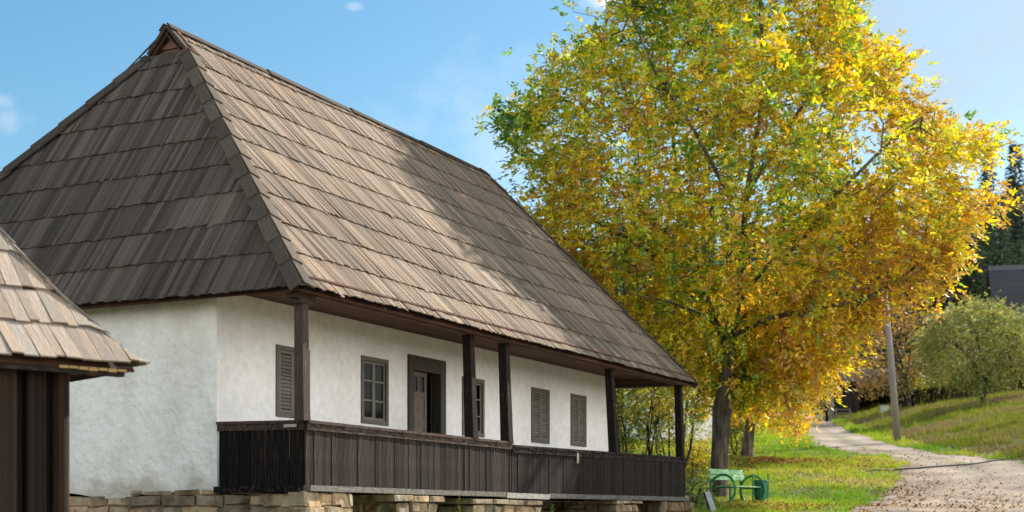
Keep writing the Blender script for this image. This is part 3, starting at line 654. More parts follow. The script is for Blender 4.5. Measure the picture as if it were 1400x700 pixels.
# ---- stonework
def stones(mb,axis,const,a0,a1,z0,z1,thick,hmin=.10,hmax=.22,lmin=.25,lmax=.6,rgh=.032,sgn=-1,col=None):
    z=z1
    while z>z0+.03:
        h=min(random.uniform(hmin,hmax),z-z0); a=a0+random.uniform(-.05,0)
        while a<a1:
            l_=random.uniform(lmin,lmax); e=min(a+l_,a1+random.uniform(-.02,.04)); g=.008
            if e-a<.08: break
            o_=random.uniform(0,.05); zz=z-h+random.uniform(-.01,.01); k=random.uniform(.55,1.2); wm=random.uniform(-.06,.12); cc_=col or (k*(1+wm),k,k*(1-wm))
            n0=[(a+g,zz+g),(e-g,zz+g),(e-g,z-g),(a+g,z-g)]
            P=[]
            for dpt in (const+sgn*o_,const-sgn*thick):
                pass
            bmx=[]
            for (ca,cz) in n0: bmx.append((ca+random.uniform(-rgh,rgh),cz+random.uniform(-rgh,rgh)*.6))
            inner=[(c0[0]+(( (a+e)/2)-c0[0])*.18,c0[1]+(((zz+z)/2)-c0[1])*.22) for c0 in bmx]
            f_=const+sgn*o_; mid=const+sgn*(o_-.035); bk=const-sgn*thick
            def mk(c0,d): return (c0[0],d,c0[1]) if axis=='u' else (d,c0[0],c0[1])
            b0=len(mb.v)
            for c0 in inner: mb.v.append(mk(c0,f_+random.uniform(-.012,.012)))
            for c0 in bmx: mb.v.append(mk(c0,mid))
            for c0 in bmx: mb.v.append(mk(c0,bk))
            fs=[(b0,b0+1,b0+2,b0+3)]+[(b0+4+i,b0+4+(i+1)%4,b0+(i+1)%4,b0+i) for i in range(4)]+[(b0+8+i,b0+8+(i+1)%4,b0+4+(i+1)%4,b0+4+i) for i in range(4)]
            if (axis=='v')!=(sgn>0): fs=[tuple(reversed(q)) for q in fs]
            for q in fs: mb.face(q,[(0,0)]*4,cc_)
            a=e
        z-=h
mb=MB(); stones(mb,'v',0.0,0.02,VB,-.85,.36,.35,lmin=.22,lmax=.7,hmin=.17,hmax=.30,rgh=.045); mb.box(.03,.12,.05,VB,-.9,.34,(.62,.6,.55)); stones(mb,'v',-.02,VW,3.2,.33,.43,.3,hmin=.05,hmax=.09,lmin=.3,lmax=.9)
mb.box(.12,14.8,VW+.15,VB,-.9,.3,(.5,.45,.4)); hpart(mb,'stone_foundation','stone')
mb=MB(); stones(mb,'u',VW+.0,.1,14.9,-.9,.38,.3); o=hpart(mb,'stone_foundation','stone')
def pier(px0,px1,ztop,cap,nm='stone_pier',dep=.75,col=None):
    u0=hpx(px0,690,v=-.04)[0]; u1=hpx(px1,690,v=-.04)[0]; mb=MB()
    stones(mb,'u',-.03,u0,u1,-.95,ztop,.3,hmin=.12,hmax=.24,lmin=.18,lmax=.5,rgh=.04,col=col)
    stones(mb,'v',u1-.02,-.03,dep,-.95,ztop-.01,.3,hmin=.12,hmax=.24,sgn=1,col=col); stones(mb,'v',u0+.02,-.03,dep,-.95,ztop-.01,.3,hmin=.12,hmax=.24,sgn=-1,col=col)
    mb.box(u0+.05,u1-.05,.01,dep,-.95,ztop-.03,(.55,.52,.48))
    if cap: stones(mb,'u',-.10,u0-.12,u1+.06,ztop+.0,ztop+cap,.8,hmin=cap,hmax=cap,lmin=.5,lmax=1.1,rgh=.012)
    return hpart(mb,nm,'stone')
pier(420,482,.385,0); pier(542,598,.26,.12); pier(648,738,.25,.10); pier(845,872,.32,.08); pier(903,949,.40,0,col=(.55,.48,.42))
# ---- roof
def shingles(mb,O,S,Tt,Nn,s0,s1,Tm,course,tmax,wmin,wmax,base_col,thick=.017,tmin=None,lift=.030,long_=1.25,hue=.07,lo=.55,hi=1.4,row_jit=.018,sag=None):
    """boards on a plane: O origin, S along the eave, Tt up the slope, Nn out"""
    O=Vector(O);S=Vector(S);Tt=Vector(Tt);Nn=Vector(Nn); k=0; t=0.0
    while t<Tm-.05:
        s=s0-random.uniform(0,.1); drift=random.uniform(0,10)
        while s<s1:
            w_=random.uniform(wmin,wmax); e=s+w_; sl=s+.002; sr=e-.003
            tl,trr=tmax(sl),tmax(sr); tb=t+random.uniform(-row_jit,row_jit)-(random.uniform(.03,.10) if random.random()<.015 else 0)+.02*math.sin(s*.9+drift)-(.03 if t==0 else 0); tt=t+course*long_
            a0,a1=min(tt,tl),min(tt,trr); b0,b1=min(tb,tl),min(tb,trr)
            if (a0-b0)+(a1-b1)<.06: s=e; continue
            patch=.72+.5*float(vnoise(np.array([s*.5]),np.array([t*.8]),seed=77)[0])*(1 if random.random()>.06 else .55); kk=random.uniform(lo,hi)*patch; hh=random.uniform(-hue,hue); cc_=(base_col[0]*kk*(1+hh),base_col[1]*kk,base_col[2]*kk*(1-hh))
            lf=lift+random.uniform(-.008,.012); l0=lf; l1=.006+random.uniform(0,.004)
            def q(ss,tq,h):
                z=sag(ss,tq) if sag else 0.0
                return O+S*ss+Tt*tq+Nn*(h+z)
            def ht(tq): f_=(tq-tb)/max(1e-3,(tt-tb)); return l0+(l1-l0)*f_
            tw=random.uniform(-.006,.006)
            P=[q(sl,b0,ht(b0)),q(sr,b1,ht(b1)+tw),q(sr,a1,ht(a1)),q(sl,a0,ht(a0)),q(sl,b0,ht(b0)+thick),q(sr,b1,ht(b1)+tw+thick),q(sr,a1,ht(a1)+thick*.6),q(sl,a0,ht(a0)+thick*.6)]
            mb.hexa(P,cc_,ax=1); s=e
        t+=course
VE=-.30; UN=-.53; UF=15.70; VM=4.83; HR=8.64; UA=2.66; HG=8.17; ZE=3.27; ZEF=3.25; UR=14.49; VE2=2*VM-VE
Tf=math.hypot(VM-VE,HR-ZE); TtF=Vector((0,VM-VE,HR-ZE)).normalized(); NnF=Vector((0,-(HR-ZE),VM-VE)).normalized()
crs=Tf*(.575/(HR-ZE))
def sagf(s,t): return -.045*math.sin(max(0,min(1,(s)/16.2))*math.pi)*math.sin(max(0,min(1,t/Tf))*math.pi)
def tmF(s):
    u=s+UN
    if u<UA: a_=Tf*(u-UN)/(UA-UN)*(HG-ZE)/(HR-ZE) if u<UA-.0 else Tf
    else: a_=Tf
    b_=Tf*(UF-u)/(UF-UR) if u>UR else Tf
    return max(0,min(a_,b_))
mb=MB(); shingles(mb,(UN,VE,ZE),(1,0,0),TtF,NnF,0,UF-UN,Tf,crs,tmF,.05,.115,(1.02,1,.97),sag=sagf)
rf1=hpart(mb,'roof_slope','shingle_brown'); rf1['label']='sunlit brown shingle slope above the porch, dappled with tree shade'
# underlay slabs
def slab(mb,pts,n,th=.03,col=(.5,.45,.4),drop=.0):
    n=Vector(n)*th; b=len(mb.v); P=[Vector(p) for p in pts]; k=len(P)
    lo=n.normalized()*drop
    for p in P: mb.v.append(tuple(p-n*.15-lo))
    for p in P: mb.v.append(tuple(p-n-lo))
    mb.face(tuple(b+i for i in range(k)),[(0,0)]*k,col); mb.face(tuple(b+k+i for i in reversed(range(k))),[(0,0)]*k,col)
    for i in range(k): j=(i+1)%k; mb.face((b+i,b+k+i,b+k+j,b+j),[(0,0)]*4,col)
VG=VE+(HG-ZE)/(HR-ZE)*(VM-VE); VG2=2*VM-VG
mb=MB(); slab(mb,[(UN,VE,ZE),(UF,VE,ZEF),(UR,VM,HR),(UA,VM,HR),(UA,VG,HG)],NnF,.03,drop=.07)
NnB=Vector((0,(HR-ZE),VM-VE)).normalized(); slab(mb,[(UN,VE2,ZE),(UA,VG2,HG),(UA,VM,HR),(UR,VM,HR),(UF,VE2,ZE)],NnB,.03,drop=.04)
NnE=Vector((-(HG-ZE),0,UA-UN)).normalized(); slab(mb,[(UN,VE,ZE),(UA,VG,HG),(UA,VG2,HG),(UN,VE2,ZE)],NnE,.03,drop=.08)
NnX=Vector(((HR-ZE),0,UF-UR)).normalized(); slab(mb,[(UF,VE,ZEF),(UF,VE2,ZE),(UR,VM,HR)],NnX,.03)
hpart(mb,'roof_boarding','soffit')
# shade-side end slope
Te=math.hypot(UA-UN,HG-ZE); TtE=Vector((UA-UN,0,HG-ZE)).normalized(); W_=VE2-VE
def tmE(s): return max(0,min(Te,Te*s/(VG-VE),Te*(W_-s)/(VG-VE)))
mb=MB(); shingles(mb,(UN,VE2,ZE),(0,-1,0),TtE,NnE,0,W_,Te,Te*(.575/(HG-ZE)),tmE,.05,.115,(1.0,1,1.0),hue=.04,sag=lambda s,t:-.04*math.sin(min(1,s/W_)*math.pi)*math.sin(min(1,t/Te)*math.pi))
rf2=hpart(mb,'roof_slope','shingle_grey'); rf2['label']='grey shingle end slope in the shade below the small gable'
TtB=Vector((0,-(VM-VE),HR-ZE)).normalized()
mb=MB(); shingles(mb,(UF,VE2,ZE),(-1,0,0),TtB,NnB,0,UF-UN,Tf,crs,lambda s:tmF(UF-UN-s),.2,.35,(.9,.9,.9)); hpart(mb,'roof_slope','shingle_grey')
Tx=math.hypot(UF-UR,HR-ZE); TtX=Vector((-(UF-UR),0,HR-ZE)).normalized()
mb=MB(); shingles(mb,(UF,VE,ZEF),(0,1,0),TtX,NnX,0,W_,Tx,crs,lambda s:max(0,min(Tx*s/(VM-VE),Tx*(W_-s)/(VM-VE))),.15,.3,(.9,.9,.9)); hpart(mb,'roof_slope','shingle_brown')
# gablet of horizontal boards
mb=MB(); z=HG+.02
k=0
while z<HR-.03:
    s=(HR-z)/(HR-HG); s2=max(0,(HR-z-.115)/(HR-HG)); h0=(VM-VG)*s+.10; h1=(VM-VG)*s2+.10; oo=.02*(k%2)
    mb.hexa([(UA+.10-oo,VM-h0,z),(UA+.16,VM-h0,z),(UA+.16,VM+h0,z),(UA+.10-oo,VM+h0,z),(UA+.12-oo,VM-h1,z+.112),(UA+.16,VM-h1,z+.112),(UA+.16,VM+h1,z+.112),(UA+.12-oo,VM+h1,z+.112)],tint(.9,1.6),ax=1); z+=.115; k+=1
hpart(mb,'gable','soffit')
# hip boards and ridge cap
def hipboards(a,b,n1,n2,w_,ln,col,nm,mt):
    a=Vector(a); b=Vector(b); d=(b-a); Lh=d.length; d.normalize(); mb=MB(); t=-.06; k=0
    while t<Lh-.05:
        e=min(t+ln*1.12,Lh+(.02 if nm!='verge_board' else -.16))
        for n_ in (n1,n2):
            n_=Vector(n_).normalized(); side=n_.cross(d).normalized()
            other=(n2 if n_==Vector(n1).normalized() else n1)
            if side.dot(Vector(other))>0: side=-side
            p=a+d*t+n_*.060; q=a+d*e+n_*.042; k_=random.uniform(.75,1.25); cc_=(col[0]*k_,col[1]*k_,col[2]*k_); w1=w_*random.uniform(.9,1.1)
            mb.hexa([p-side*.03,p+side*w1,q+side*w1,q-side*.03,p-side*.03+n_*.028,p+side*w1+n_*.028,q+side*w1+n_*.02,q-side*.03+n_*.02],cc_,ax=1)
        t+=ln
    return hpart(mb,nm,mt)
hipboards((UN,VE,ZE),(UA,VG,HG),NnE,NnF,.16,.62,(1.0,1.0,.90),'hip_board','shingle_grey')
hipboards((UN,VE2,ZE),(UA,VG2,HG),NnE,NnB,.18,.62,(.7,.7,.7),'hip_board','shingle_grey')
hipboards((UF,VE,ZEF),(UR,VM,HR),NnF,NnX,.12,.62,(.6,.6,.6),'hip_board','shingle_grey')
for vg in (VG,VG2):
    mb=MB(); mb.beam((UA+.02,vg+(.03 if vg<VM else -.03),HG+.05),(UA+.02,VM+(-.015 if vg<VM else .015),HR+.02),.06,.13,(.6,.6,.6),up=(-1,0,0)); hpart(mb,'verge_board','shingle_grey')
hipboards((UA+.0,VM,HR),(UR+.08,VM,HR),NnF,NnB,.13,2.9,(.45,.42,.42),'ridge_board','shingle_grey')
# ------------------------------------------------------------------ left shed
e1=np.array([math.sin(R(48.5)),math.cos(R(48.5))]); sr=R(41.5)   # local x along the wall towards the far right, local y into the shed
SC=np.array([-4.41,14.0]); SB=-1.35
shed=empty('shed',(SC[0],SC[1],SB),sr,label='dark plank shed with a pale shingle roof in the left foreground',cat='shed')
SO=(0,0,SB)
mb=MB(); x=0.0; k=0
wds=[.15,.07,.20,.10,.22,.10,.22,.30,.2,.3]
while x>-4.5:
    w_=wds[k] if k<len(wds) else random.uniform(.18,.3); dp=random.choice((0,.045,.02,.06)) if k else .06; t_=tint(.5,1.5,.1)
    if k<6: dp=(.13,.02,.09,.01,.12,.03)[k]; t_=((1.3,1.0,.8),(.15,.15,.15),(.6,.5,.45),(.15,.15,.15),(.8,.7,.6),(.15,.15,.15))[k]
    # rounded slab of a half log: 5-sided section
    n=8
    for i in range(n):
        tt_=(t_[0]*8,t_[1]*5.5,t_[2]*3.3) if (i==0 and k%2==0) else ((t_[0]*4.5,t_[1]*3.2,t_[2]*2.2) if i==1 and k%2==0 else (lambda kq: tuple(q*kq for q in t_))(random.uniform(.3,2.6)))  # right edges tinted orange: sunlight on the plank edges painted into the colour
        a0=math.pi*i/n; a1=math.pi*(i+1)/n; cxm=x-w_/2
        f=lambda a_,r=w_/2-.004: (cxm+math.cos(a_)*r, -dp-math.sin(a_)*.05)
        p0=f(a0); p1=f(a1)
        mb.hexa([(p1[0],p1[1],-1.3),(p0[0],p0[1],-1.3),(p0[0],.03,-1.3),(p1[0],.03,-1.3),(p1[0],p1[1],1.62),(p0[0],p0[1],1.62),(p0[0],.03,1.62),(p1[0],.03,1.62)],tt_,uo=(x*3,0),ax=2)
    x-=w_; k+=1
mb.build('wall',M['shed_wood'],shed,off=SO)
mb=MB(); mb.box(-.12,-.0,.04,4,-1.3,1.62,tint(.4,.6)); mb.box(-4.5,-.13,3.9,4.0,-1.3,1.62,tint(.4,.6)); mb.box(-4.5,-.13,.04,.1,-1.3,1.6,(.3,.3,.3)); mb.build('wall',M['dark_plank'],shed,off=SO)
# roof: front slope and the hip round the right corner
SOx,SOy=.60,-.40; hS=1.13; pS=.7; run=2.4
Ts=math.hypot(run,run*hS); TtS=Vector((0,1,hS)).normalized(); NnS=Vector((0,-hS,1)).normalized(); kS=math.hypot(1,hS)
def tmS(s): return max(0,min(Ts,(s/pS)*kS))     # s measured from the corner to the left
def sagS(s,t): f_=t/kS; return -.10*math.sin(min(1,f_/1.6)*math.pi)
mb=MB(); shingles(mb,(SOx,SOy,1.53),(-1,0,0),TtS,NnS,0,5.4,Ts,.53,tmS,.09,.17,(1.05,1.0,.95),sag=sagS,row_jit=.018,thick=.02,lift=.04,lo=.8,hi=1.25)
o=mb.build('roof',M['shingle_pale'],shed,off=SO)
TtS2=Vector((-pS,0,hS)).normalized(); NnS2=Vector((hS,0,pS)).normalized(); kS2=math.hypot(pS,hS); Ts2=kS2*run
mb=MB(); shingles(mb,(SOx,SOy,1.53),(0,1,0),TtS2,NnS2,0,4.8,Ts2,.5,lambda s:max(0,min(Ts2,s*kS2,(4.8-s)*kS2)),.14,.2,(1,1,1),sag=lambda s,t:-.07*math.sin(min(1,t/kS2/1.6)*math.pi)); mb.build('roof',M['shingle_pale'],shed,off=SO)
mb=MB(); slab(mb,[(SOx-.03,SOy+.03,1.47),(SOx-run*pS,SOy+run,1.47+run*hS-.03),(-5,SOy+run,1.47+run*hS-.03),(-5,SOy+.03,1.47)],NnS,.03); slab(mb,[(SOx-.03,SOy+.03,1.47),(SOx-.03,SOy+4.77,1.47),(SOx-run*pS,SOy+run,1.44+run*hS)],NnS2,.03); mb.build('roof_boarding',M['soffit'],shed,off=SO)
mb=MB(); mb.beam((SOx-.12,SOy+.12,1.44),(-5,SOy+.12,1.44),.1,.07,(.8,.8,.8)); mb.beam((SOx-.2,-.03,1.52),(-4.5,-.03,1.52),.14,.14,(.6,.6,.6)); mb.build('eave_beam',M['shed_wood'],shed,off=SO)
# yellow inner ends of the boards beneath the tip
mb=MB()
for k in range(7):
    x=SOx-.12-.10*k; mb.box(x-.09,x,SOy+.03,SOy+.5,1.47-.02-random.uniform(0,.015),1.49-.02,(1.6,1.25,.6))
mb.build('eave_board',M['grey_wood'],shed,off=SO)
# ------------------------------------------------------------------ thicket behind the porch, pale cottage
GREENY=[(.03,.06,.015),(.06,.11,.02),(.10,.17,.025),(.18,.24,.03),(.34,.30,.03),(.50,.34,.03)]
YELG=[(.09,.13,.02),(.22,.26,.03),(.40,.38,.03),(.55,.42,.04),(.50,.28,.03)]
def shrub(name,px,Y,w_,h,n,colf,label,group=None,seed=0,stems=7,ll=.09,lw=.055,low=.15,bark='bark_dark',per=7,stemr=.025):
    rng=np.random.default_rng(seed); b=np.array(at(px,Y)); T=[]
    while len(T)<n:
        p=rng.uniform(-1,1,3)
        if (p**2).sum()>1: continue
        z=(p[2]+1)/2; T.append(b+np.array([p[0]*w_/2,p[1]*w_/2,h*(low+(1-low)*z)]))
    T=np.array(T); trunk=[b-np.array([0,0,.1]),b+np.array([0,0,.1])]; limbs=[]
    for k in range(stems):
        a=rng.uniform(0,6.28); r_=rng.uniform(.15,.42)*w_; e=b+np.array([math.cos(a)*r_,math.sin(a)*r_,h*rng.uniform(.6,.9)]); s0=b+np.array([math.cos(a)*r_*.35,math.sin(a)*r_*.35,.05])
        limbs.append([trunk[1]]+[s0*(1-s)+e*s+rng.normal(0,.05,3) for s in (0,.33,.66,1)])
    A_,par=skeleton(trunk,limbs,T,rng,seg=.5); root=empty(name,tuple(b),label=label,cat='shrub',group=group)
    skeleton_mesh('stem',A_,par,M[bark],root,b,rmin=.006,rtrunk=.06*stemr/.025,tr=[.07,.07])
    v,f,c=sprays(T,b+np.array([0,0,h*.4]),rng,colf,per=per,leaflets=5,rlen=.2,ll=ll,lw=lw,spread=.2); local_obj('foliage',v,f,c,M['leaf'],root,b); return root
shrub('shrub',872,44,3.2,3.6,210,pal_col(GREENY,.9,61),'tall green thicket with dark stems seen under the porch roof between the last two posts',seed=5,stems=9,low=.3,stemr=.04)
shrub('shrub',915,46,3.0,4.6,200,pal_col(GREENY[2:],.9,62),'yellow green thicket with dark stems behind the last porch post',seed=6,stems=6,low=.3,stemr=.04)
shrub('shrub',832,48,3.4,4.4,170,pal_col(YELG,.8,63),'orange yellow bush behind the end wall of the farmhouse',seed=7,low=.1)
shrub('shrub',950,47,1.5,1.5,90,pal_col(YELG,.9,64),'low yellow bush just beside the far porch corner',seed=8,low=.05)
shrub('shrub',1006,56,1.3,1.7,90,pal_col([(.12,.14,.03),(.3,.28,.04),(.36,.2,.04)],.9,65),'small brownish bush between the two tree trunks',seed=9,low=.05)
shrub('shrub',950,37.5,.6,.8,40,pal_col([(.08,.13,.03),(.2,.28,.06),(.4,.45,.2)],2,66),'leafy pale plant beside the white slanted board',seed=10,low=.05,ll=.08,lw=.05)
# pale cottage far behind the shrubs
cb=at(948,66); cot=empty('cottage',tuple(cb),R(12),label='pale pinkish plaster cottage glimpsed between bushes and tree trunk',cat='house')
mb=MB(); mb.box(-2.2,1.25,-.1,4,-.6,2.6); mb.build('wall',M['plaster'],cot)
mb.v=[];mb.f=[];mb.uv=[];mb.c=[]
mb.box(-2.6,1.6,-.5,2,2.5,2.6); mb.hexa([(-2.6,-.5,2.62),(1.6,-.5,2.62),(1.6,4.4,2.62),(-2.6,4.4,2.62),(-1,1.8,4.6),(.2,1.8,4.6),(.2,2.0,4.6),(-1,2.0,4.6)],(.7,.7,.7)); mb.build('roof',M['shingle_grey'],cot)
mb=MB(); mb.box(-.2,.5,-.13,-.09,.9,1.8); mb.build('window',M['door_wood'],cot)
# ------------------------------------------------------------------ bench with ring arms
bb=at(975,38.6); L2=math.atan2(.75,.66)
bench=empty('bench',(bb.x,bb.y,bb.z),L2,label='green slatted bench with round hoop armrests on the grass below the big tree',cat='bench'); bench.scale=(1.1,1.1,1.1)
# local x along the bench, local -y towards the sitter's front (right front of the photograph)
BL=1.5
def slat(y0,y1,z0,z1,nm,mt='pale_green_paint'):
    mb=MB(); mb.box(0,BL,y0,y1,z0,z1); return mb.build(nm,M[mt],bench,bevel=.006)
for i in range(3): slat(-.50+.155*i,-.50+.155*i+.135,.415,.445,'seat_slat')
for z in (.60,.745): 
    mb=MB(); mb.hexa([(-.04,.06+(z-.6)*.2,z),(BL+.04,.06+(z-.6)*.2,z),(BL+.04,.085+(z-.6)*.2,z),(-.04,.085+(z-.6)*.2,z),(-.04,.085+(z-.6)*.2,z+.13),(BL+.04,.085+(z-.6)*.2,z+.13),(BL+.04,.11+(z-.6)*.2,z+.13),(-.04,.11+(z-.6)*.2,z+.13)]); mb.build('back_slat',M['pale_green_paint'],bench,bevel=.006)
for x in (.06,BL-.06):
    mb=MB(); mb.tube([(x,-.24+.36*math.cos(a),.36+.36*math.sin(a)) for a in np.linspace(0,2*math.pi,32,endpoint=False)],.032,8,closed=True); mb.build('arm_hoop',M['green_paint'],bench,smooth=True)
    mb=MB(); mb.beam((x,-.56,.40),(x,.10,.40),.04,.035); mb.beam((x,.085,0),(x,.14,.9),.045,.045,up=(0,1,0)); mb.beam((x,-.46,0),(x,-.46,.40),.045,.045,up=(0,1,0)); mb.build('leg',M['green_paint'],bench)
    for k in range(3):
        a=R(-30+k*60)
        pass
lb=at(1040,39.6); bn=empty('litter_bin',(lb.x,lb.y,lb.z),R(25),label='dark green metal litter bin behind the right hoop of the bench',cat='bin')
mb=MB(); n=16
for i in range(n):
    a0=2*math.pi*i/n; a1=2*math.pi*(i+1)/n; r0,r1=.17,.20
    quad(mb,(r0*math.cos(a0),r0*math.sin(a0),.06),(r0*math.cos(a1),r0*math.sin(a1),.06),(r1*math.cos(a1),r1*math.sin(a1),.60),(r1*math.cos(a0),r1*math.sin(a0),.60))
    quad(mb,(r1*math.cos(a0)*.93,r1*math.sin(a0)*.93,.60),(r0*math.cos(a0)*.9,r0*math.sin(a0)*.9,.1),(r0*math.cos(a1)*.9,r0*math.sin(a1)*.9,.1),(r1*math.cos(a1)*.93,r1*math.sin(a1)*.93,.60))
mb.tube([(.2*math.cos(a),.2*math.sin(a),.6) for a in np.linspace(0,2*math.pi,20,endpoint=False)],.014,6,closed=True)
mb.build('bucket',M['teal_paint'],bn,smooth=True)
mb=MB(); mb.beam((-.25,0,-.05),(-.25,0,.78),.04,.04,up=(0,1,0)); mb.beam((.25,0,-.05),(.25,0,.78),.04,.04,up=(0,1,0)); mb.beam((-.25,0,.5),(.25,0,.5),.02,.02); mb.build('stand',M['green_paint'],bn)
# slanted white board on stakes
sb=at(970,35.5); sbd=empty('sign_board',(sb.x,sb.y,sb.z-.05),R(-8),label='white slanted board with dark edge leaning on stakes left of the bench',cat='board')
mb=MB(); c0=Vector((-.10,0,.56)); c1=Vector((.10,-.05,-.02)); d_=(c1-c0)
mb.hexa([c0+Vector((-.02,-.05,0)),c1+Vector((-.02,-.05,0)),c1+Vector((.11,-.05,.02)),c0+Vector((.11,-.05,.02)),c0+Vector((-.02,-.02,0)),c1+Vector((-.02,-.02,0)),c1+Vector((.11,-.02,.02)),c0+Vector((.11,-.02,.02))]); mb.build('panel',M['pale_metal'],sbd)
mb=MB(); mb.hexa([c0+Vector((-.06,-.05,-.01)),c1+Vector((-.07,-.05,0)),c1+Vector((-.022,-.05,0)),c0+Vector((-.022,-.05,0)),c0+Vector((-.06,.03,-.01)),c1+Vector((-.07,.03,0)),c1+Vector((-.022,.03,0)),c0+Vector((-.022,.03,0))],(.4,.4,.4)); mb.build('edge_board',M['old_wood'],sbd)
mb=MB()
for x in (-.07,.02): mb.tube([(x,.05,-.1),(x+.01,.05,.85)],.014,6,(.5,.5,.5))
mb.build('stake',M['grey_wood'],sbd)
# ------------------------------------------------------------------ poles, sheds, far things on the right
pb=at(1228,66); pole=empty('utility_pole',tuple(pb),label='leaning grey wooden utility pole at the edge of the gravel track',cat='pole')
mb=MB(); top=Vector(((1209-CX)/F*66-pb.x,0,(HY-392)/F*66-pb.z)); mb.tube([Vector((0,0,-.3)),top*.5,top],[.17,.145,.12],12,(1.0,1,1)); mb.build('shaft',M['grey_wood'],pole,smooth=True)
for s_ in (-1,1):
    mb=MB(); mb.tube([top+Vector((0,0,-.35-.3*(s_>0))),top+Vector((.22*s_,0,-.33-.3*(s_>0))),top+Vector((.22*s_,0,-.2-.3*(s_>0)))],.012,6); mb.tube([top+Vector((.22*s_,0,-.2-.3*(s_>0))),top+Vector((.22*s_,0,-.10-.3*(s_>0)))],.035,8)
    mb.build('insulator',M['iron'],pole)
p2=at(1137,102); q2=empty('utility_pole',tuple(p2),label='short grey post beyond the bend of the track',cat='pole'); mb=MB(); mb.tube([(0,0,-.3),(-.05,0,4.2)],[.17,.15],8); mb.build('shaft',M['grey_wood'],q2,smooth=True)
p3=at(1131,101); mb=MB(); mb.tube([(0,0,-.3),(-.25,0,5.0)],[.10,.07],8,(.3,.3,.3)); o=mb.build('fence_post',M['dark_plank'],None,smooth=True); o.location=p3; tag(o,'thin dark post just left of the short grey post','post')
# open dark shed beyond the bank
def barn(name,px,Y,wx,dy,hw,hr,label,rz=0,wall='dark_plank',roof='black',cat='shed',opening=False,sink=.5):
    b=at(px,Y); r=empty(name,tuple(b),rz,label=label,cat=cat); mb=MB(); x=-wx/2
    while x<wx/2-.05:
        if not(opening and -wx*.3<x<wx*.25): mb.box(x,x+.19,-dy/2,-dy/2+.04,-sink,hw,tint(.5,1.3),jit=.004)
        x+=.2
    mb.box(-wx/2,-wx/2+.04,-dy/2+.05,dy/2,-sink,hw); mb.box(wx/2-.04,wx/2,-dy/2+.05,dy/2,-sink,hw); mb.box(-wx/2+.05,wx/2-.05,dy/2-.04,dy/2,-sink,hw); mb.build('wall',M[wall],r)
    mb=MB(); nr=9
    for sgn in (-1,1):
        for k in range(nr):
            y0=sgn*(dy/2+.5)*(1-k/nr); y1=sgn*(dy/2+.5)*(1-(k+1)/nr); z0=hw-.15+hr*k/nr; z1=hw-.15+hr*(k+1)/nr
            mb.hexa([(-wx/2-.4,y0,z0),(wx/2+.4,y0,z0),(wx/2+.4,y1,z1-.02),(-wx/2-.4,y1,z1-.02),(-wx/2-.4,y0,z0+.1),(wx/2+.4,y0,z0+.1),(wx/2+.4,y1,z1+.03),(-wx/2-.4,y1,z1+.03)],tint(.8,1.2),ax=0)
    mb.build('roof',M[roof],r); 
    return r
M['dark_roof']=mat_surface('dark_roof',(.03,.03,.034),(.075,.07,.072),scale=3,coord='UV',stretch=(1,6,1),rough=.8,bump=.4,attr=True)
barn('shed',1186,108,4.6,3.5,2.0,1.3,'low dark open shed beyond the bend of the track',rz=R(8),roof='dark_roof',opening=True)
barn('barn',1466,122,13,12,4.5,5.5,'large barn with a dark roof behind the round orchard tree at the right edge',rz=R(-14),roof='dark_roof',cat='barn')
# board fence along the crest of the bank
def fence(px0,Y0,px1,Y1,h,label,n):
    a_=at(px0,Y0); b_=at(px1,Y1); r=empty('fence',tuple(a_),label=label,cat='fence'); mb=MB()
    Lh=(b_-a_).length; d=(b_-a_).normalized(); t=0
    while t<Lh:
        p=a_+d*t; z=gz(p.x,p.y)-a_.z; q=p-a_; hh=h*random.uniform(.9,1.05); e=q+d*.17
        mb.hexa([(q.x,q.y,z-.2),(e.x,e.y,z-.2),(e.x,e.y+.03,z-.2),(q.x,q.y+.03,z-.2),(q.x,q.y,z+hh),(e.x,e.y,z+hh),(e.x,e.y+.03,z+hh),(q.x,q.y+.03,z+hh)],tint(.4,1.1),ax=2); t+=.19
    mb.build('board_panel',M['dark_plank'],r)
    for k in range(n+1):
        p=a_.lerp(b_,k/n); z=gz(p.x,p.y)-a_.z; mb=MB(); q=p-a_; mb.box(q.x-.07,q.x+.07,q.y+.04,q.y+.16,z-.3,z+h+.12,tint(.8,1.2)); mb.build('post',M['dark_plank'],r)
fence(1225,99,1425,94,1.15,'dark board fence along the top of the grassy bank',8)
wb=at(1209,97); r=empty('white_box',tuple(wb+Vector((0,0,0))),R(15),label='small white box standing in front of the dark shed',cat='box'); mb=MB(); mb.box(-.2,.2,-.2,.2,-.15,.52); mb.build('body',M['pale_metal'],r,bevel=.01); mb=MB(); mb.box(-.23,.23,-.23,.23,.525,.57); mb.build('lid',M['pale_metal'],r,bevel=.01)
# rail fence stub near the far post
ga=at(1143,97); r=empty('gate',tuple(ga),R(20),label='small grey rail gate beside the far post',cat='gate')
for x in (0,1.1): mb=MB(); mb.box(x-.05,x+.05,-.05,.05,-.2,.95,(.6,.6,.6)); mb.build('post',M['grey_wood'],r)
mb=MB()
for z in (.3,.6,.85): mb.beam((.06,0,z),(1.04,0,z+.02),.03,.08,(.6,.6,.6))
mb.build('rail',M['grey_wood'],r)
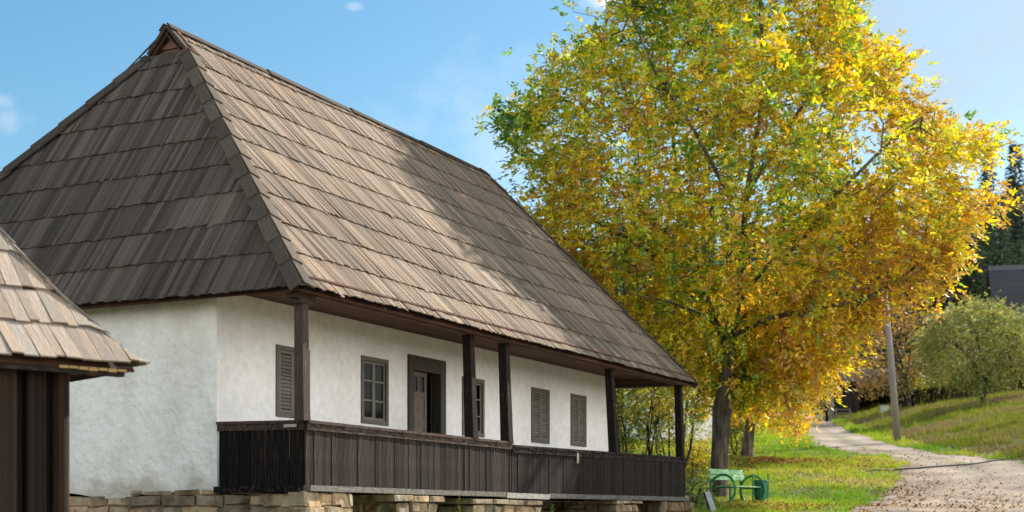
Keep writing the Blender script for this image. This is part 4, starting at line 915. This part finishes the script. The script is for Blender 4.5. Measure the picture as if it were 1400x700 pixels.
# trees on the right
def disc(cx,cy,rx,ry,n=18,seed=0):
    r_=np.random.default_rng(seed); return [(cx+rx*math.cos(a)*r_.uniform(.88,1.08),cy+ry*math.sin(a)*r_.uniform(.88,1.08)) for a in np.linspace(0,2*math.pi,n,endpoint=False)]
OLIVE=[(.14,.18,.04),(.22,.25,.05),(.30,.31,.07),(.36,.33,.09),(.40,.33,.11)]
small_tree('orchard_tree',1344,85,disc(1342,474,86,56,seed=3),(1342,478),3.3,760,pal_col(OLIVE,.6,71),'round grey green orchard tree on the grassy bank at right',rtrunk=.15,trpx=[(1345,528)],per=8,leaflets=5,ll=.16,lw=.075,rlen=.32,rmin=.006,bark='bark_dark',spread=.3,seed=12)
RUST=[(.12,.11,.04),(.24,.17,.05),(.33,.2,.05),(.38,.22,.05),(.27,.15,.06)]
small_tree('rusty_tree',1243,96,disc(1215,470,66,62,seed=5),(1215,478),3.2,420,pal_col(RUST,.5,72),'rust brown autumn tree with thin crown behind the leaning pole',rtrunk=.15,trpx=[(1238,520)],per=6,leaflets=3,ll=.2,lw=.11,rlen=.35,bark='bark_dark',spread=.35,seed=13)
small_tree('yellow_tree',1290,98,disc(1277,508,50,24,seed=6),(1277,508),2.0,130,pal_col(YELG,.6,73),'low yellow tree left of the round orchard tree',rtrunk=.10,trpx=[(1288,520)],per=6,leaflets=3,ll=.2,lw=.11,bark='bark_dark',seed=14)
small_tree('bare_tree',1160,112,disc(1155,470,50,60,seed=8),(1155,475),3.0,200,pal_col(RUST,.5,74),'sparse brown tree above the track bend',rtrunk=.13,trpx=[(1160,520)],per=5,leaflets=3,ll=.2,lw=.1,bark='bark_dark',seed=15)
# dark conifers on the hillside
def conifer_mesh(h,rw,seed,pal):
    rng=np.random.default_rng(seed); P=[];D=[];U=[];Ls=[];Ws=[];C=[]
    z=h*.10
    while z<h*.985:
        f_=1-z/h; L_=rw*f_**.85*rng.uniform(.8,1.12)+.12; nb=max(5,int(11*f_)+4); a0=rng.uniform(0,6.28)
        for k in range(nb):
            a=a0+2*math.pi*k/nb+rng.uniform(-.25,.25); Lb=L_*rng.uniform(.7,1.15); m=max(3,int(Lb/.28)); dr=np.array([math.cos(a),math.sin(a),0])
            for j in range(m):
                s=(j+.5)/m; p=dr*Lb*s+np.array([0,0,z+.12*Lb*s-.45*Lb*s*s])
                for q in range(2):
                    dd=dr*.7+np.array([-dr[1],dr[0],0])*rng.uniform(-1,1)+np.array([0,0,rng.uniform(-.6,.15)]); P.append(p+rng.normal(0,.06,3)); D.append(dd); U.append(rng.normal(0,1,3)); Ls.append(rng.uniform(.3,.6)); Ws.append(rng.uniform(.13,.24)); C.append(pal[rng.integers(len(pal))])
        z+=.42*(.6+.6*f_)
    P=np.array(P);D=unit(np.array(D));U=unit(np.cross(D,np.array(U)));C=np.array(C)*rng.uniform(.7,1.3,(len(C),1)); return leaf_quads(P,D,U,np.array(Ls),np.array(Ws),C)
CP=[[(.03,.055,.045),(.045,.075,.055),(.06,.09,.06)],[(.045,.075,.04),(.065,.10,.05),(.085,.115,.05)],[(.025,.05,.045),(.04,.07,.06),(.055,.085,.07)]]  # needle colours lifted to stand in for distance haze
protos=[]; raw=[]
for i,(h,rw) in enumerate(((20,3.0),(17,3.2),(22,2.8))):
    v,f,c=conifer_mesh(h,rw,80+i,CP[i]); raw.append((v,f,c,h)); r=empty('conifer',(0,0,0)); mesh_np('crown',v,f,M['needles'],c,r,smooth=False); mb=MB(); mb.tube([(0,0,-1),(0,0,h*.5),(0,0,h*.97)],[.28,.17,.02],8); mb.build('trunk',M['bark_dark'],r,smooth=True); protos.append((r,h))
rng=np.random.default_rng(99); used=set()
named=[(1305,150,236,0,'small pointed conifer against the sky at the left end of the hilltop row'),(1350,158,203,2,'tall dark conifer against the sky, second from the right edge'),(1388,150,192,0,'tallest conifer, cut by the right edge of the photo'),(1328,140,262,1,'dark conifer just below the dip in the skyline'),(1368,138,262,1,'broad green conifer in front of the two tallest ones'),(850,150,300,0,'lone conifer top glimpsed through the left side of the big yellow crown'),(1392,128,325,1,'lowest conifer, standing right above the dark barn roof')]
for (px,Y,py,k,lab) in named:
    r,h=protos[int(k)]; b=at(px,Y); want=(HY-py)/F*Y-b.z; sc=max(.5,want/h)
    o=r if int(k) not in used else copy_tree(r); used.add(int(k)); o.location=b; o.scale=(min(sc*1.05,1.25),min(sc*1.05,1.25),sc); o.rotation_euler=(0,0,rng.uniform(0,6.28))
    tag(o,lab,'conifer','conifers of the hillside wood')
WV=[];WF=[];WC=[];nb_=0
for row,Y in enumerate((150,160,172,186)):
    px=690+rng.uniform(0,20)
    while px<1660:
        if not(1290<px<1420 and row==0):
            v,f,c,h=raw[rng.integers(3)]; Yq=Y+rng.uniform(-5,5); b=at(px,Yq); py=np.interp(px,[700,900,1100,1250,1300,1340,1400,1640],[338,318,300,285,268,262,240,200])+rng.uniform(-22,20)
            want=(HY-py)/F*Yq-b.z; sc=max(.5,want/h); a=rng.uniform(0,6.28); Rm=np.array([[math.cos(a),-math.sin(a),0],[math.sin(a),math.cos(a),0],[0,0,1]])
            q=(v@Rm.T)*np.array([min(sc*1.1,1.3)]*2+[sc])+np.array(b); WV.append(q); WF.append(f+nb_); WC.append(c*rng.uniform(.8,1.3)); nb_+=len(v)
        px+=rng.uniform(26,42)
tag(mesh_np('conifer_wood',np.concatenate(WV),np.concatenate(WF),M['needles'],np.concatenate(WC),smooth=False),'dark conifer wood covering the hillside behind the autumn trees','wood',kind='stuff')
# ------------------------------------------------------------------ grass, leaves, weeds, dark tube
rng=np.random.default_rng(5)
def scatter(n,x0,x1,y0,y1,pw=1.0):
    Y=y0+(y1-y0)*rng.uniform(size=n)**pw; X=x0+(x1-x0)*rng.uniform(size=n); ok=(X/Y*F+CX<1520)&(X/Y*F+CX>820); return X[ok],Y[ok]
X,Y=scatter(330000,2,46,31.5,112,1.5)
ok=~inroad(X,Y,.6)
u_=(X-P0[0])*d1[0]+(Y-P0[1])*d1[1]; v__=(X-P0[0])*d2[0]+(Y-P0[1])*d2[1]; ok&=~((u_<16.1)&(v__>-.15)); X,Y=X[ok],Y[ok]
bank=X-np.interp(Y,XEY,XEX); isb=(bank>.6)&(Y>48)
h=np.where(isb,rng.uniform(.06,.19,len(X)),rng.uniform(.035,.10,len(X)))*(.25+1.7*fbm(X*.8,Y*.8,seed=91)**1.5*1.6)*np.where(rng.uniform(size=len(X))<.02,2.2,1)
h=h*np.where(isb,1,1+.02*(Y-38).clip(0,40)/2)
t=fbm(X*.28,Y*.28,seed=92)*1.5-.45+rng.normal(0,.13,len(X))+np.where(isb,.42,0)
LAWN=[(.15,.29,.02),(.24,.36,.025),(.33,.42,.03),(.42,.43,.05),(.48,.42,.11),(.48,.38,.16)]
cg=pick(LAWN,np.clip(t,0,1),rng,.15)*np.where(isb,.5,1.)[:,None]
Zs=ground(X,Y); v,f,c=blades(np.stack([X,Y,Zs],1),h,np.clip(Y/41*.020,.018,.05)*rng.uniform(.8,1.4,len(X)),cg,rng,nb=3,lean=.55)
tag(mesh_np('grass',v,f,M['grass'],c,smooth=False),'grass of the lawn and the bank, bright green to straw yellow','grass',kind='stuff')
# tufts under and near the house
X=rng.uniform(-6,6,14000); Y=rng.uniform(17,36,14000); u_=(X-P0[0])*d1[0]+(Y-P0[1])*d1[1]; v__=(X-P0[0])*d2[0]+(Y-P0[1])*d2[1]; ok=~((u_>-.2)&(u_<16)&(v__>-.2)); X,Y=X[ok],Y[ok]
v,f,c=blades(np.stack([X,Y,ground(X,Y)],1),rng.uniform(.06,.2,len(X)),np.full(len(X),.015),pick(LAWN,np.clip(rng.normal(.35,.2,len(X)),0,1),rng),rng,nb=3)
tag(mesh_np('grass',v,f,M['grass'],c,smooth=False),'rough grass in front of the porch piers','grass',kind='stuff')
# fallen leaves
def litter(X,Y,pal,sz,name,label):
    n=len(X); P=np.stack([X,Y,ground(X,Y)+rng.uniform(.004,.035,n)],1); a=rng.uniform(0,6.28,n); D=unit(np.stack([np.cos(a),np.sin(a),rng.normal(.15,.35,n)],1)); U=unit(np.cross(D,np.array([0,0,1.])+rng.normal(0,.5,(n,3))))
    v,f,c=leaf_quads(P,D,U,rng.uniform(.6,1.3,n)*sz,rng.uniform(.5,1.2,n)*sz*.6,pick(pal,rng.uniform(size=n),rng,.2)); return tag(mesh_np(name,v,f,M['dry_leaf'],c,smooth=False),label,'leaves',kind='stuff')
DRY=[(.06,.03,.018),(.13,.065,.035),(.22,.11,.05),(.34,.2,.08),(.30,.15,.06)]
n=1700; a=rng.normal(0,1,n); b_=rng.normal(0,1,n); X=11.2+a*1.8+b_*.6; Y=41+b_*3.6; 
X2=rng.uniform(6,20,1800); Y2=rng.uniform(33,62,1800); X=np.concatenate([X,X2]);Y=np.concatenate([Y,Y2]); k=(vnoise(X*1.3,Y*.9,seed=95)>.45)|(rng.uniform(size=len(X))<.25); 
litter(X[k],Y[k],DRY,.11,'fallen_leaves','dry brown leaves scattered over the gravel track and its edge')
n=4200; X=9.6+rng.normal(0,1.9,n); Y=53.0+rng.normal(0,1.3,n); X2=rng.normal(6.2,1.2,900); Y2=rng.normal(37.8,.9,900)
litter(np.concatenate([X,X2]),np.concatenate([Y,Y2]),[(.13,.065,.03),(.30,.15,.05),(.45,.22,.05),(.52,.33,.06)],.13,'fallen_leaves','orange brown leaves lying thick under the smaller orange tree')
X=rng.uniform(4,15,700); Y=rng.uniform(35,50,700); litter(X,Y,[(.4,.3,.04),(.5,.3,.05),(.3,.16,.05)],.10,'fallen_leaves','few yellow leaves fallen on the lawn')
# weeds by the piers
def weed(px,Y,h,label,seed,pz=None):
    rng=np.random.default_rng(seed); b=np.array(at(px,Y)); zt=h; P=[];D=[];U=[]
    n=26
    for i in range(n):
        s=(i+1)/n; a=i*2.4; P.append(b+np.array([0.01*math.sin(5*s),0,zt*s])); D.append([math.cos(a),math.sin(a),.5]); U.append([-math.sin(a),math.cos(a),.1])
    D=unit(np.array(D,float)); U=unit(np.array(U,float)); r=empty('weed',tuple(b),label=label,cat='weed'); L_=np.array([.13*(1.15-.7*(i+1)/n) for i in range(n)])
    v,f,c=leaf_quads(np.array(P),D,U,L_,L_*.35,np.array([(.16,.26,.03)]*n)*rng.uniform(.7,1.3,(n,1))); local_obj('foliage',v,f,c,M['leaf'],r,b); mb=MB(); mb.tube([(0,0,-.05),(.005,0,zt)],[.008,.003],5); mb.build('stem',M['green_paint'],r)
def ztop(px,py,Y): return (HY-py)/F*Y-gz((px-CX)/F*Y,Y)
weed(628,24.2,ztop(628,677,24.2),'tall thin green weed in front of the dark gap between two stone piers',1)
weed(652,24.6,ztop(652,693,24.6),'shorter green weed right of the tall thin weed',2)
weed(519,22.2,ztop(519,690,22.2),'single grassy weed between the corner pier and the second pier',3)
weed(756,27.2,ztop(756,690,27.2),'small green weed beside the low stone pile under the porch',4)
# thin dark tube forming a dark streak across the track
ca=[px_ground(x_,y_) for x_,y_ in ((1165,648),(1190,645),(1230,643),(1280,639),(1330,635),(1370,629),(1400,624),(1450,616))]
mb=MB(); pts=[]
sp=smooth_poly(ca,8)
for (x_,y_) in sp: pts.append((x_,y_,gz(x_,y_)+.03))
mb.tube(pts,.03,6); tag(mb.build('dark_tube',M['dark_tube_mat'],None,smooth=True),'thin dark line across the gravel track from lawn to bank','dark_tube')
